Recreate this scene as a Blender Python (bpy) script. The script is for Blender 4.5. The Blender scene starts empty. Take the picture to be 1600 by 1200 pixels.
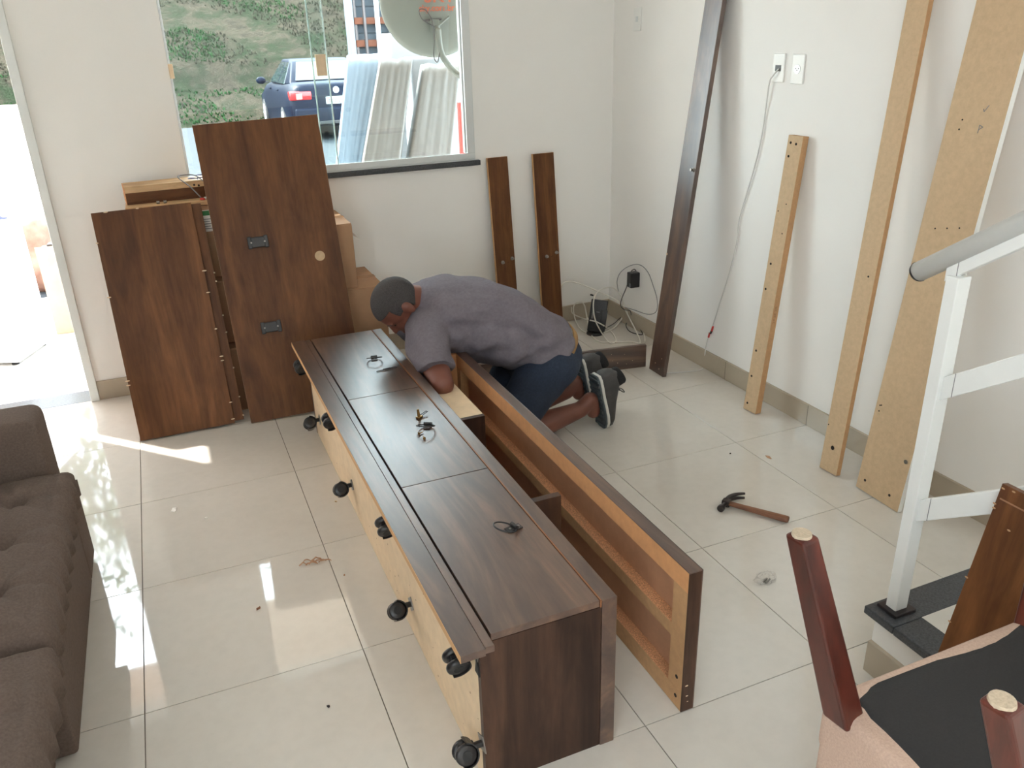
import bpy, bmesh, math, random
import numpy as np
from mathutils import Vector, Matrix, Euler
from math import sin, cos, pi, radians, sqrt
random.seed(7)
SC = bpy.context.scene
COL = SC.collection

# ------------------------------------------------------------------ camera
FPX = 1278.114
CAM = Vector((0.2922, -2.5606, 1.6556))
RIGHT = Vector((0.91887015, -0.39352783, -0.02852183))
DOWN = Vector((-0.17795534, -0.34882892, -0.92013601))
FWD = Vector((0.35214989, 0.85056112, -0.39055887))
cd = bpy.data.cameras.new('camera')
cam = bpy.data.objects.new('camera', cd)
COL.objects.link(cam)
cd.sensor_fit = 'HORIZONTAL'; cd.sensor_width = 36.0
cd.lens = 36.0 * FPX / 1600.0
cd.clip_start = 0.02; cd.clip_end = 300
M = Matrix((RIGHT, -DOWN, -FWD)).transposed().to_4x4()
M.translation = CAM
cam.matrix_world = M
SC.camera = cam

# ------------------------------------------------------------------ world, sun, exposure
w = bpy.data.worlds.new('sky'); SC.world = w
w.use_nodes = True
bg = w.node_tree.nodes['Background']
bg.inputs[0].default_value = (0.83, 0.93, 1.0, 1)
bg.inputs[1].default_value = 9.5
SUN_DIR = Vector((0.69, -0.72, -1.0)).normalized()      # the way the light travels
sl = bpy.data.lights.new('sun', 'SUN'); sl.energy = 12.0; sl.angle = radians(0.6); sl.color = (1.0, 0.95, 0.86)
so = bpy.data.objects.new('sun', sl); COL.objects.link(so)
so.rotation_euler = SUN_DIR.to_track_quat('-Z', 'Y').to_euler(); so.location = (-6, 9, 12)
def portal(name, loc, rot, sx, sy):
    l = bpy.data.lights.new(name, 'AREA'); l.shape = 'RECTANGLE'; l.size = sx; l.size_y = sy
    l.cycles.is_portal = True
    o = bpy.data.objects.new(name, l); COL.objects.link(o); o.location = loc; o.rotation_euler = rot
portal('window_portal', (1.17, 1.99, 1.58), (radians(-90), 0, 0), 1.5, 1.12)
portal('fill_portal', (-1.36, -3.95, 1.6), (0, radians(-90), 0), 1.2, 1.5)
portal('door_portal', (-0.64, 1.99, 1.05), (radians(-90), 0, 0), 0.86, 2.1)
vs = SC.view_settings
vs.view_transform = 'Standard'; vs.look = 'None'; vs.gamma = 1.0; vs.use_curve_mapping = False
vs.exposure = 0.85
SC.cycles.use_denoising = True
SC.cycles.max_bounces = 12; SC.cycles.diffuse_bounces = 8; SC.cycles.transparent_max_bounces = 16
SC.cycles.sample_clamp_indirect = 8.0
SC.cycles.caustics_reflective = False; SC.cycles.caustics_refractive = False

# ------------------------------------------------------------------ materials
MAT = {}
def nt(name):
    m = bpy.data.materials.new(name); m.use_nodes = True
    t = m.node_tree; b = t.nodes['Principled BSDF']
    MAT[name] = m
    return m, t, b
def srgb(r, g, b):
    f = lambda c: (c/255/12.92 if c/255 <= 0.04045 else ((c/255+0.055)/1.055)**2.4)
    return (f(r), f(g), f(b), 1)
def noise(t, scale, vec=None, detail=4, rough=0.55, dist=0.0):
    n = t.nodes.new('ShaderNodeTexNoise'); n.inputs['Scale'].default_value = scale
    n.inputs['Detail'].default_value = detail; n.inputs['Roughness'].default_value = rough
    n.inputs['Distortion'].default_value = dist
    if vec is not None: t.links.new(vec, n.inputs['Vector'])
    return n
def mapping(t, scale, rnd=True):
    tc = t.nodes.new('ShaderNodeTexCoord'); mp = t.nodes.new('ShaderNodeMapping')
    mp.inputs['Scale'].default_value = scale
    t.links.new(tc.outputs['Object'], mp.inputs['Vector'])
    if rnd:
        oi = t.nodes.new('ShaderNodeObjectInfo'); ml = t.nodes.new('ShaderNodeMath'); ml.operation = 'MULTIPLY'
        ml.inputs[1].default_value = 40.0
        t.links.new(oi.outputs['Random'], ml.inputs[0]); t.links.new(ml.outputs[0], mp.inputs['Location'])
    return mp.outputs['Vector']
def ramp(t, fac, stops):
    r = t.nodes.new('ShaderNodeValToRGB'); e = r.color_ramp.elements
    while len(e) > 1: e.remove(e[0])
    e[0].position = stops[0][0]; e[0].color = stops[0][1]
    for p, c in stops[1:]:
        x = e.new(p); x.color = c
    t.links.new(fac, r.inputs['Fac'])
    return r.outputs['Color']
def mixc(t, a, b, fac, mode='MIX'):
    n = t.nodes.new('ShaderNodeMix'); n.data_type = 'RGBA'; n.blend_type = mode
    for s, v in ((6, a), (7, b)):
        if hasattr(v, 'is_output'): t.links.new(v, n.inputs[s])
        else: n.inputs[s].default_value = v
    if hasattr(fac, 'is_output'): t.links.new(fac, n.inputs[0])
    else: n.inputs[0].default_value = fac
    return n.outputs[2]
def bump(t, b, h, strength=0.2, dist=0.01):
    n = t.nodes.new('ShaderNodeBump'); n.inputs['Strength'].default_value = strength; n.inputs['Distance'].default_value = dist
    t.links.new(h, n.inputs['Height']); t.links.new(n.outputs[0], b.inputs['Normal'])
def plain(name, col, rough=0.5, metal=0.0, var=0.0, nscale=20, bumps=0.0, spec=0.5, stretch=(1, 1, 1)):
    m, t, b = nt(name)
    b.inputs['Roughness'].default_value = rough; b.inputs['Metallic'].default_value = metal
    b.inputs['Specular IOR Level'].default_value = spec
    v = mapping(t, stretch)
    n = noise(t, nscale, v)
    lo = tuple(max(0, c*(1-var)) for c in col[:3])+(1,); hi = tuple(min(1, c*(1+var)) for c in col[:3])+(1,)
    c = ramp(t, n.outputs['Fac'], [(0.3, lo), (0.7, hi)])
    t.links.new(c, b.inputs['Base Color'])
    if bumps: bump(t, b, n.outputs['Fac'], bumps, 0.004)
    return m
def wood(name, axis, dark, mid, light, rough=0.34, k=1.0, spec=0.5, ior=1.5):
    m, t, b = nt(name); b.inputs['IOR'].default_value = ior
    s = [8*k, 8*k, 8*k]; s[axis] = 1.1*k
    s2 = [70*k]*3; s2[axis] = 5*k
    s3 = [26*k]*3; s3[axis] = 9*k
    n1 = noise(t, 1.0, mapping(t, s), 5, 0.6, 1.2)
    n2 = noise(t, 1.0, mapping(t, s2), 4, 0.6, 0.3)
    n3 = noise(t, 1.0, mapping(t, s3), 3, 0.55, 0.6)
    c1 = ramp(t, n1.outputs['Fac'], [(0.30, dark), (0.5, mid), (0.70, light)])
    c2 = ramp(t, n2.outputs['Fac'], [(0.3, (0.78, 0.76, 0.75, 1)), (0.62, (1.06, 1.05, 1.04, 1))])
    c3 = ramp(t, n3.outputs['Fac'], [(0.3, (0.80, 0.78, 0.76, 1)), (0.65, (1.1, 1.1, 1.1, 1))])
    c = mixc(t, mixc(t, c1, c2, 0.8, 'MULTIPLY'), c3, 0.8, 'MULTIPLY')
    t.links.new(c, b.inputs['Base Color'])
    b.inputs['Roughness'].default_value = rough; b.inputs['Specular IOR Level'].default_value = spec
    bump(t, b, n2.outputs['Fac'], 0.05, 0.002)
    return m
D, Md, L = srgb(82, 49, 29), srgb(104, 66, 38), srgb(124, 82, 49)
for ax in range(3): wood('laminate_%d' % ax, ax, D, Md, L, 0.45, 1.0, 0.25)
for ax in range(3): wood('rack_laminate_%d' % ax, ax, srgb(46, 31, 25), srgb(80, 57, 46), srgb(118, 89, 70), 0.35, 1.0, 0.75, 1.68)
wood('rack_side', 2, srgb(44, 29, 23), srgb(70, 49, 39), srgb(92, 66, 51), 0.42, 1.0, 0.3)
wood('handle_wood', 0, srgb(96, 62, 44), srgb(126, 84, 60), srgb(150, 104, 76), 0.5, 3)
wood('leg_wood', 2, srgb(60, 26, 20), srgb(84, 38, 28), srgb(100, 48, 36), 0.3, 1.5)
wood('raw_pine', 0, srgb(180, 142, 102), srgb(204, 168, 126), srgb(220, 188, 148), 0.6, 1.0, 0.3)
plain('mdf', srgb(200, 172, 138), 0.75, 0, 0.07, 60)
plain('mdf_edge', srgb(188, 146, 104), 0.8, 0, 0.08, 60)
plain('mdf_pale', srgb(228, 203, 170), 0.7, 0, 0.06, 30)
plain('mdf_warm', srgb(206, 150, 102), 0.75, 0, 0.07, 40)
plain('recess_brown', srgb(182, 134, 102), 0.7, 0, 0.06, 30)
plain('particle', srgb(196, 142, 102), 0.9, 0, 0.45, 260, 0.4)
plain('edge_dark', srgb(140, 92, 60), 0.6, 0, 0.05)
plain('edge_band', srgb(208, 162, 114), 0.6, 0, 0.05)
plain('paint', srgb(241, 239, 235), 0.65, 0, 0.012, 3, 0.0, 0.3)
plain('ceiling_paint', srgb(238, 236, 232), 0.8, 0, 0.01, 3)
plain('skirting_tile', srgb(178, 166, 148), 0.15, 0, 0.03, 6)
plain('grout', srgb(120, 112, 102), 0.9, 0, 0.1, 40)
plain('granite', srgb(62, 64, 68), 0.3, 0, 0.5, 180)
plain('aluminium', srgb(214, 218, 218), 0.35, 0.35, 0.02)
plain('white_metal', srgb(226, 228, 226), 0.3, 0, 0.015)
plain('white_plastic', srgb(236, 236, 232), 0.3, 0, 0.01)
plain('black_plastic', srgb(38, 36, 37), 0.35, 0, 0.15)
plain('black_rubber', srgb(30, 30, 31), 0.6, 0, 0.15)
plain('steel', srgb(150, 145, 138), 0.35, 0.9, 0.08)
plain('brass', srgb(150, 118, 70), 0.35, 0.9, 0.08)
plain('dark_steel', srgb(70, 64, 64), 0.42, 0.7, 0.2)
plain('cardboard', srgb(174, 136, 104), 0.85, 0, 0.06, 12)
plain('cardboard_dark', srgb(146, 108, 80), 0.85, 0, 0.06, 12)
plain('packing_tape', srgb(176, 128, 84), 0.25, 0, 0.05)
plain('paper', srgb(238, 236, 230), 0.7, 0, 0.02)
plain('green_ink', srgb(60, 130, 78), 0.7, 0, 0.05)
plain('red_plastic', srgb(190, 54, 48), 0.4, 0, 0.05)
plain('white_cable', srgb(226, 222, 212), 0.45, 0, 0.02)
plain('wall_cord', srgb(206, 204, 200), 0.5, 0, 0.02)
plain('grey_cable', srgb(132, 132, 134), 0.45, 0, 0.02)
plain('black_hole', srgb(40, 30, 24), 0.9, 0, 0.1)
plain('sofa_fabric', srgb(104, 91, 84), 0.95, 0, 0.14, 160, 0.25, 0.1)
plain('seat_fabric', srgb(190, 164, 148), 0.95, 0, 0.1, 220, 0.3, 0.1)
plain('dust_cover', srgb(40, 38, 38), 0.85, 0, 0.12, 240, 0.2)
plain('felt', srgb(186, 170, 148), 0.95, 0, 0.15, 200, 0.3)
plain('shirt', srgb(116, 110, 117), 0.92, 0, 0.1, 90, 0.12, 0.15)
plain('denim', srgb(38, 48, 66), 0.9, 0, 0.2, 120, 0.2)
plain('skin', srgb(116, 70, 56), 0.5, 0, 0.1, 14, 0.05)
plain('belt', srgb(160, 122, 72), 0.6, 0, 0.08)
plain('hair', srgb(66, 62, 62), 0.9, 0, 0.6, 420, 0.6)
plain('shoe_leather', srgb(62, 60, 60), 0.6, 0, 0.2, 40, 0.1)
plain('shoe_collar', srgb(30, 29, 30), 0.9, 0, 0.15, 90)
plain('sole_white', srgb(205, 202, 196), 0.7, 0, 0.06)
plain('sole_dark', srgb(74, 82, 86), 0.75, 0, 0.15)
plain('thread', srgb(190, 164, 110), 0.7)
plain('shaving', srgb(168, 128, 98), 0.8, 0, 0.2, 60)
plain('cardboard_pale', srgb(176, 156, 130), 0.85, 0, 0.05, 12)
plain('rubble', srgb(140, 110, 98), 0.95, 0, 0.25, 9, 0.5, 0.05)
plain('terracotta_cloth', srgb(206, 140, 112), 0.95, 0, 0.15, 20)
plain('blue_metal', srgb(92, 98, 140), 0.5)
plain('appliance', srgb(238, 240, 242), 0.35, 0, 0.01)
plain('cream_render', srgb(238, 214, 196), 0.85, 0, 0.03, 6, 0, 0.05)
plain('concrete', srgb(206, 204, 200), 0.9, 0, 0.08, 5, 0, 0.05)
plain('asphalt', srgb(57, 60, 63), 0.9, 0, 0.15, 20, 0, 0.05)
plain('rust', srgb(81, 47, 34), 0.8, 0, 0.2, 20, 0, 0.05)
plain('container_grey', srgb(51, 57, 63), 0.6, 0, 0.12, 3, 0, 0.05)
plain('pale_steel', srgb(88, 99, 108), 0.45, 0, 0.05)
plain('dish_grey', srgb(100, 102, 94), 0.5, 0, 0.02)
plain('orange_ink', srgb(162, 74, 41), 0.6)
plain('foam_blue', srgb(122, 143, 163), 0.5, 0, 0.06, 1.0, 0.0, 0.5, (40, 40, 2))
plain('foam_grey', srgb(91, 89, 85), 0.45, 0, 0.12, 1.0, 0.0, 0.6, (60, 60, 2.5))
plain('foam_white', srgb(130, 133, 136), 0.5, 0, 0.03, 3)
plain('car_paint', srgb(10, 19, 34), 0.4, 0.0, 0.05, 2, 0.0, 0.06)
plain('car_trim', srgb(24, 25, 28), 0.5)
plain('tyre', srgb(26, 26, 27), 0.85)
plain('rim', srgb(146, 149, 152), 0.3, 0.6)
plain('tail_red', srgb(158, 29, 32), 0.2)
plain('tail_pale', srgb(174, 111, 103), 0.2)
plain('number_plate', srgb(158, 161, 161), 0.4)
plain('plate_ink', srgb(50, 54, 60), 0.5)
plain('emblem', srgb(158, 161, 164), 0.2, 0.8)
m, t, b = nt('car_glass'); b.inputs['Base Color'].default_value = (0.02, 0.03, 0.035, 1); b.inputs['Roughness'].default_value = 0.03
b.inputs['Specular IOR Level'].default_value = 0.9

def thin_glass(name, tint, extra=0.0):
    m = bpy.data.materials.new(name); m.use_nodes = True; t = m.node_tree; MAT[name] = m
    for n in list(t.nodes): t.nodes.remove(n)
    o = t.nodes.new('ShaderNodeOutputMaterial'); mx = t.nodes.new('ShaderNodeMixShader')
    tr = t.nodes.new('ShaderNodeBsdfTransparent'); tr.inputs[0].default_value = tint
    gl = t.nodes.new('ShaderNodeBsdfGlossy'); gl.inputs['Roughness'].default_value = 0.0
    fr = t.nodes.new('ShaderNodeFresnel')
    ge = t.nodes.new('ShaderNodeNewGeometry'); mr = t.nodes.new('ShaderNodeMapRange')     # same reflectance seen from either face
    mr.inputs[3].default_value = 1.45; mr.inputs[4].default_value = 1/1.45
    t.links.new(ge.outputs['Backfacing'], mr.inputs[0]); t.links.new(mr.outputs[0], fr.inputs[0])
    ad = t.nodes.new('ShaderNodeMath'); ad.operation = 'ADD'; ad.inputs[1].default_value = extra
    t.links.new(fr.outputs[0], ad.inputs[0]); t.links.new(ad.outputs[0], mx.inputs[0])
    t.links.new(tr.outputs[0], mx.inputs[1]); t.links.new(gl.outputs[0], mx.inputs[2]); t.links.new(mx.outputs[0], o.inputs[0])
    return m
thin_glass('window_glass', (0.93, 0.975, 0.97, 1))
thin_glass('clear_bag', (0.97, 0.97, 0.97, 1), 0.02)
plain('glass_edge', srgb(210, 232, 230), 0.15, 0, 0.02)

# glossy porcelain floor tile
m, t, b = nt('porcelain')
v = mapping(t, (1, 1, 1))
n = noise(t, 2.2, v, 5); n2 = noise(t, 30, v, 3)
c = ramp(t, n.outputs['Fac'], [(0.3, srgb(208, 202, 193)), (0.7, srgb(215, 210, 202))])
c2 = ramp(t, n2.outputs['Fac'], [(0.35, (0.97, 0.97, 0.97, 1)), (0.6, (1, 1, 1, 1))])
t.links.new(mixc(t, c, c2, 1.0, 'MULTIPLY'), b.inputs['Base Color'])
r = t.nodes.new('ShaderNodeMapRange'); r.inputs[1].default_value = 0.4; r.inputs[2].default_value = 0.7
r.inputs[3].default_value = 0.03; r.inputs[4].default_value = 0.065
n3 = noise(t, 5, v, 4); t.links.new(n3.outputs['Fac'], r.inputs[0]); t.links.new(r.outputs[0], b.inputs['Roughness'])
b.inputs['Specular IOR Level'].default_value = 0.65
plain('leaf', srgb(52, 78, 40), 0.7, 0, 0.3, 3, 0.0, 0.2)
plain('bark', srgb(70, 56, 44), 0.9, 0, 0.3, 12, 0.3, 0.1)
plain('chip_wood', srgb(176, 140, 104), 0.8, 0, 0.1)
# hillside earth and grass
m, t, b = nt('hill_earth')
v = mapping(t, (1, 1, 1), False)
n = noise(t, 0.9, v, 8, 0.72); n2 = noise(t, 22, v, 8, 0.8)
c = ramp(t, n.outputs['Fac'], [(0.36, srgb(38, 37, 33)), (0.46, srgb(58, 53, 46)), (0.53, srgb(44, 45, 37)), (0.62, srgb(37, 44, 33))])
c2 = ramp(t, n2.outputs['Fac'], [(0.32, (0.35, 0.35, 0.35, 1)), (0.66, (1.5, 1.5, 1.45, 1))])
t.links.new(mixc(t, c, c2, 0.9, 'MULTIPLY'), b.inputs['Base Color']); b.inputs['Roughness'].default_value = 0.95; b.inputs['Specular IOR Level'].default_value = 0.0
bump(t, b, n2.outputs['Fac'], 0.6, 0.1)
plain('grass_green', srgb(36, 62, 36), 0.9, 0, 0.3, 3, 0, 0.0)
plain('grass_dry', srgb(56, 54, 46), 0.9, 0, 0.25, 3, 0, 0.0)

# ------------------------------------------------------------------ helpers
class MB:
    def __init__(s): s.v = []; s.f = []
    def add(s, vs, fs):
        o = len(s.v); s.v += [tuple(x) for x in vs]; s.f += [tuple(i+o for i in f) for f in fs]; return s
    def box(s, a, b, mtx=None):
        x0, y0, z0 = a; x1, y1, z1 = b
        p = [(x0,y0,z0),(x1,y0,z0),(x1,y1,z0),(x0,y1,z0),(x0,y0,z1),(x1,y0,z1),(x1,y1,z1),(x0,y1,z1)]
        if mtx is not None: p = [mtx @ Vector(q) for q in p]
        return s.add(p, [(0,3,2,1),(4,5,6,7),(0,1,5,4),(1,2,6,5),(2,3,7,6),(3,0,4,7)])
    def frustum(s, c0, c1, ax, ay, h0, h1):
        # four-sided tapered bar from c0 to c1; half sizes h0 / h1 along ax, ay
        c0, c1, ax, ay = Vector(c0), Vector(c1), Vector(ax).normalized(), Vector(ay).normalized()
        p = []
        for c, h in ((c0, h0), (c1, h1)):
            for i, j in ((-1,-1),(1,-1),(1,1),(-1,1)): p.append(c + ax*i*h[0] + ay*j*h[1])
        return s.add(p, [(0,3,2,1),(4,5,6,7),(0,1,5,4),(1,2,6,5),(2,3,7,6),(3,0,4,7)])
    def cyl(s, p0, p1, r0, r1=None, n=14, caps=True):
        if r1 is None: r1 = r0
        p0, p1 = Vector(p0), Vector(p1); d = (p1-p0).normalized()
        a = d.orthogonal().normalized(); b = d.cross(a); p = []
        for c, r in ((p0, r0), (p1, r1)):
            for k in range(n):
                t = 2*pi*k/n; p.append(c + a*cos(t)*r + b*sin(t)*r)
        f = [(k, (k+1) % n, n+(k+1) % n, n+k) for k in range(n)]
        if caps: f += [tuple(range(n))[::-1], tuple(range(n, 2*n))]
        return s.add(p, f)
    def tube(s, pts, r, n=8, closed=False):
        pts = [Vector(p) for p in pts]; m = len(pts); p = []; prev = None
        for i in range(m):
            if closed: d = pts[(i+1) % m]-pts[i-1]
            else: d = pts[min(i+1, m-1)]-pts[max(i-1, 0)]
            d.normalize()
            a = d.orthogonal() if prev is None else prev - d*prev.dot(d)
            a.normalize(); prev = a; b = d.cross(a)
            rr = r[i] if isinstance(r, (list, tuple)) else r
            p += [pts[i] + a*cos(2*pi*k/n)*rr + b*sin(2*pi*k/n)*rr for k in range(n)]
        f = []
        for i in range(m if closed else m-1):
            j = (i+1) % m
            f += [(i*n+k, i*n+(k+1) % n, j*n+(k+1) % n, j*n+k) for k in range(n)]
        if not closed: f += [tuple(range(n))[::-1], tuple(range((m-1)*n, m*n))]
        return s.add(p, f)
    def lathe(s, prof, n=24, mtx=None):
        p = []; m = len(prof)
        for r, z in prof:
            for k in range(n): p.append(Vector((r*cos(2*pi*k/n), r*sin(2*pi*k/n), z)))
        if mtx is not None: p = [mtx @ q for q in p]
        f = [(i*n+k, i*n+(k+1) % n, (i+1)*n+(k+1) % n, (i+1)*n+k) for i in range(m-1) for k in range(n)]
        f += [tuple(range(n))[::-1], tuple(range((m-1)*n, m*n))]
        return s.add(p, f)
    def ell(s, c, r, mtx=None, nu=20, nv=12):
        c = Vector(c); p = []; f = []
        for j in range(nv+1):
            th = pi*j/nv
            for k in range(nu):
                q = Vector((r[0]*sin(th)*cos(2*pi*k/nu), r[1]*sin(th)*sin(2*pi*k/nu), r[2]*cos(th)))
                if mtx is not None: q = mtx @ q
                p.append(c+q)
        for j in range(nv):
            for k in range(nu):
                f.append((j*nu+k, (j+1)*nu+k, (j+1)*nu+(k+1) % nu, j*nu+(k+1) % nu))
        return s.add(p, f)
    def capsule(s, p0, p1, r0, r1, n=16):
        s.cyl(p0, p1, r0, r1, n); s.ell(p0, (r0,)*3, None, n, 8); s.ell(p1, (r1,)*3, None, n, 8); return s
    def prism(s, poly, h, mtx=None, z0=0):
        n = len(poly); p = [Vector((x, y, z0)) for x, y in poly] + [Vector((x, y, z0+h)) for x, y in poly]
        if mtx is not None: p = [mtx @ q for q in p]
        f = [tuple(range(n))[::-1], tuple(range(n, 2*n))] + [(k, (k+1) % n, n+(k+1) % n, n+k) for k in range(n)]
        return s.add(p, f)
    def build(s, name, mat, parent=None, smooth=False, bevel=0.0, seg=2, fix=True):
        me = bpy.data.meshes.new(name); me.from_pydata(s.v, [], s.f)
        bm = bmesh.new(); bm.from_mesh(me)
        bmesh.ops.remove_doubles(bm, verts=bm.verts, dist=1e-6)
        if fix: bmesh.ops.recalc_face_normals(bm, faces=bm.faces)
        bm.to_mesh(me); bm.free()
        return obj(name, me, mat, parent, smooth, bevel, seg)
def obj(name, me, mat, parent=None, smooth=False, bevel=0.0, seg=2):
    if mat: me.materials.clear(); me.materials.append(MAT[mat])
    if smooth:
        for p in me.polygons: p.use_smooth = True
    o = bpy.data.objects.new(name, me); COL.objects.link(o)
    if bevel:
        md = o.modifiers.new('bevel', 'BEVEL'); md.width = bevel; md.segments = seg; md.limit_method = 'ANGLE'
        md.angle_limit = radians(40)
    if parent is not None: o.parent = parent
    return o
def tag(o, label=None, cat=None, group=None, kind=None):
    if label: o['label'] = label
    if cat: o['category'] = cat
    if group: o['group'] = group
    if kind: o['kind'] = kind
    return o
def thing(name, label, cat, loc=(0, 0, 0), rot=(0, 0, 0), group=None):
    o = bpy.data.objects.new(name, None); COL.objects.link(o); o.location = loc; o.rotation_euler = rot
    o.empty_display_size = 0.05
    return tag(o, label, cat, group)
def struct(o): o['kind'] = 'structure'; return o
def box(name, a, b, mat, parent=None, bevel=0.0, seg=2): return MB().box(a, b).build(name, mat, parent, False, bevel, seg)
def copy_tree(o, parent=None):
    c = o.copy(); COL.objects.link(c); c.parent = parent
    for ch in o.children: copy_tree(ch, c)
    return c
def spline(pts, n=8, closed=False):
    P = [Vector(p) for p in pts]; m = len(P); out = []
    for i in range(m if closed else m-1):
        g = (lambda k: P[k % m]) if closed else (lambda k: P[max(0, min(m-1, k))])
        a, b, c, d = g(i-1), g(i), g(i+1), g(i+2)
        for k in range(n):
            t = k/n
            out.append(0.5*((2*b)+(c-a)*t+(2*a-5*b+4*c-d)*t*t+(3*b-a-3*c+d)*t**3))
    if not closed: out.append(P[-1])
    return out
def ray(u, v): return RIGHT*((u-800)/FPX) + DOWN*((v-600)/FPX) + FWD
def at(u, v, ax, val):
    d = ray(u, v); return CAM + d*((val-CAM[ax])/d[ax])

WX, WY = 2.785, 1.814        # faces of the skirting on the right and window walls
ROOM = (-1.2, 2.795, -5.2, 1.824)

# ------------------------------------------------------------------ the room
fl = struct(box('floor', (-1.25, -5.25, -0.06), (2.85, 1.83, -0.004), 'grout'))
T = 0.6; G = 0.0013
cache = {}
for i in range(-2, 5):
    for j in range(-9, 4):
        x0, x1 = max(i*T, ROOM[0])+G, min((i+1)*T, ROOM[1])-G
        y0, y1 = max(j*T, ROOM[2])+G, min((j+1)*T, ROOM[3])-G
        if x1-x0 < 0.01 or y1-y0 < 0.005: continue
        key = (round(x1-x0, 4), round(y1-y0, 4))
        if key not in cache:
            q = MB(); a, bb, e = key[0], key[1], 0.0004
            q.box((0, 0, -0.008), (a, bb, -e))
            q.add([(0,0,-e),(a,0,-e),(a,bb,-e),(0,bb,-e),(e,e,0),(a-e,e,0),(a-e,bb-e,0),(e,bb-e,0)],
                  [(4,5,6,7),(0,1,5,4),(1,2,6,5),(2,3,7,6),(3,0,4,7)])
            me = bpy.data.meshes.new('floor_tile'); me.from_pydata(q.v, [], q.f); me.materials.append(MAT['porcelain']); cache[key] = me
        o = bpy.data.objects.new('floor_tile', cache[key]); COL.objects.link(o)
        o.location = (x0, y0, 0); o.parent = fl
def holed_wall(name, x0, x1, z0, z1, y0, y1, holes, mat='paint'):
    # wall in the XZ plane with rectangular holes (hx0,hx1,hz0,hz1)
    xs = sorted({x0, x1, *[h[0] for h in holes], *[h[1] for h in holes]})
    zs = sorted({z0, z1, *[h[2] for h in holes], *[h[3] for h in holes]})
    q = MB()
    inside = lambda x, z: any(h[0] < x < h[1] and h[2] < z < h[3] for h in holes)
    for a, b_ in zip(xs, xs[1:]):
        for c_, d in zip(zs, zs[1:]):
            if not inside((a+b_)/2, (c_+d)/2): q.box((a, y0, c_), (b_, y1, d))
    me = q.build(name, mat)
    bm = bmesh.new(); bm.from_mesh(me.data)
    bmesh.ops.remove_doubles(bm, verts=bm.verts, dist=1e-5)
    seen = {}
    for f in bm.faces: seen.setdefault(tuple(round(c, 4) for c in f.calc_center_median()), []).append(f)
    bmesh.ops.delete(bm, geom=[f for v in seen.values() if len(v) > 1 for f in v], context='FACES_ONLY')
    bmesh.ops.recalc_face_normals(bm, faces=bm.faces); bm.to_mesh(me.data); bm.free()
    return struct(me)
WIN = (0.425, 1.925, 1.03, 2.14); DOOR = (-1.07, -0.222, -0.02, 2.12)
holed_wall('wall_back', -1.35, 2.95, -0.3, 2.75, 1.824, 1.974, [WIN, DOOR])
struct(box('wall_right', (2.795, -5.35, -0.3), (2.945, 1.824, 2.75), 'paint'))
wl = MB()      # left wall with an opening added behind the camera for fill light
LW = (-4.7, -3.2, 1.0, 2.2)
wl.box((-1.35, -5.35, -0.3), (-1.2, LW[0], 2.75)).box((-1.35, LW[1], -0.3), (-1.2, 1.824, 2.75))
wl.box((-1.35, LW[0], -0.3), (-1.2, LW[1], LW[2])).box((-1.35, LW[0], LW[3]), (-1.2, LW[1], 2.75))
struct(wl.build('wall_left', 'paint'))
struct(box('wall_front', (-1.35, -5.35, -0.3), (2.95, -5.2, 2.75), 'paint'))
struct(box('ceiling', (-1.35, -5.35, 2.6), (2.95, 1.974, 2.75), 'ceiling_paint'))
# tiled skirting
def skirt(name, a, b): return struct(box(name, a, b, 'skirting_tile', None, 0.0015))
sk = skirt('baseboard_right', (2.785, -1.27, 0), (2.797, 1.824, 0.1))
sk2 = skirt('baseboard_back', (-0.186, 1.814, 0), (2.785, 1.826, 0.1))
for k in range(6):     # joint fillets between skirting pieces
    box('joint', (2.7842, 1.2-0.6*k-0.0012, 0.001), (2.786, 1.2-0.6*k+0.0012, 0.0992), 'grout', sk)

# window: granite sill, aluminium channel, two panes
sill = struct(MB().box((0.40, 1.797, 1.005), (1.95, 1.99, 1.032)).build('trim_1', 'granite', None, False, 0.003))
win = bpy.data.objects.new('window_1', None); COL.objects.link(win); win.location = (1.175, 1.85, 1.03); struct(win)
def wpart(name, a, b, mat, bevel=0.002):
    o = box(name, a, b, mat, win, bevel); o.matrix_parent_inverse = Matrix.Translation(-win.location); return o
wpart('bottom_rail', (0.425, 1.812, 1.032), (1.925, 1.862, 1.040), 'aluminium')
wpart('rail_lip', (0.425, 1.812, 1.040), (1.925, 1.820, 1.072), 'aluminium')
wpart('rail_lip', (0.425, 1.854, 1.040), (1.925, 1.862, 1.066), 'aluminium')
wpart('frame_post', (1.880, 1.812, 1.072), (1.925, 1.862, 2.14), 'aluminium')
wpart('frame_post', (1.872, 1.830, 1.072), (1.880, 1.858, 2.14), 'aluminium')
wpart('frame_post', (0.425, 1.83, 1.072), (0.436, 1.862, 2.14), 'aluminium')
wpart('top_rail', (0.436, 1.812, 2.10), (1.880, 1.862, 2.14), 'aluminium')
wpart('pane', (1.100, 1.846, 1.045), (1.876, 1.852, 2.12), 'window_glass', 0)
wpart('pane', (0.437, 1.826, 1.045), (1.165, 1.832, 2.12), 'window_glass', 0)
wpart('pane_edge', (1.0945, 1.8445, 1.045), (1.1005, 1.8535, 2.12), 'glass_edge', 0)
wpart('pane_edge', (1.1645, 1.8245, 1.045), (1.1705, 1.8335, 2.12), 'glass_edge', 0)
wpart('latch', (1.108, 1.812, 1.503), (1.160, 1.826, 1.603), 'mdf_pale', 0.004)
wpart('latch', (0.425, 1.800, 1.52), (0.445, 1.83, 1.585), 'mdf_pale', 0.004)

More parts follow.
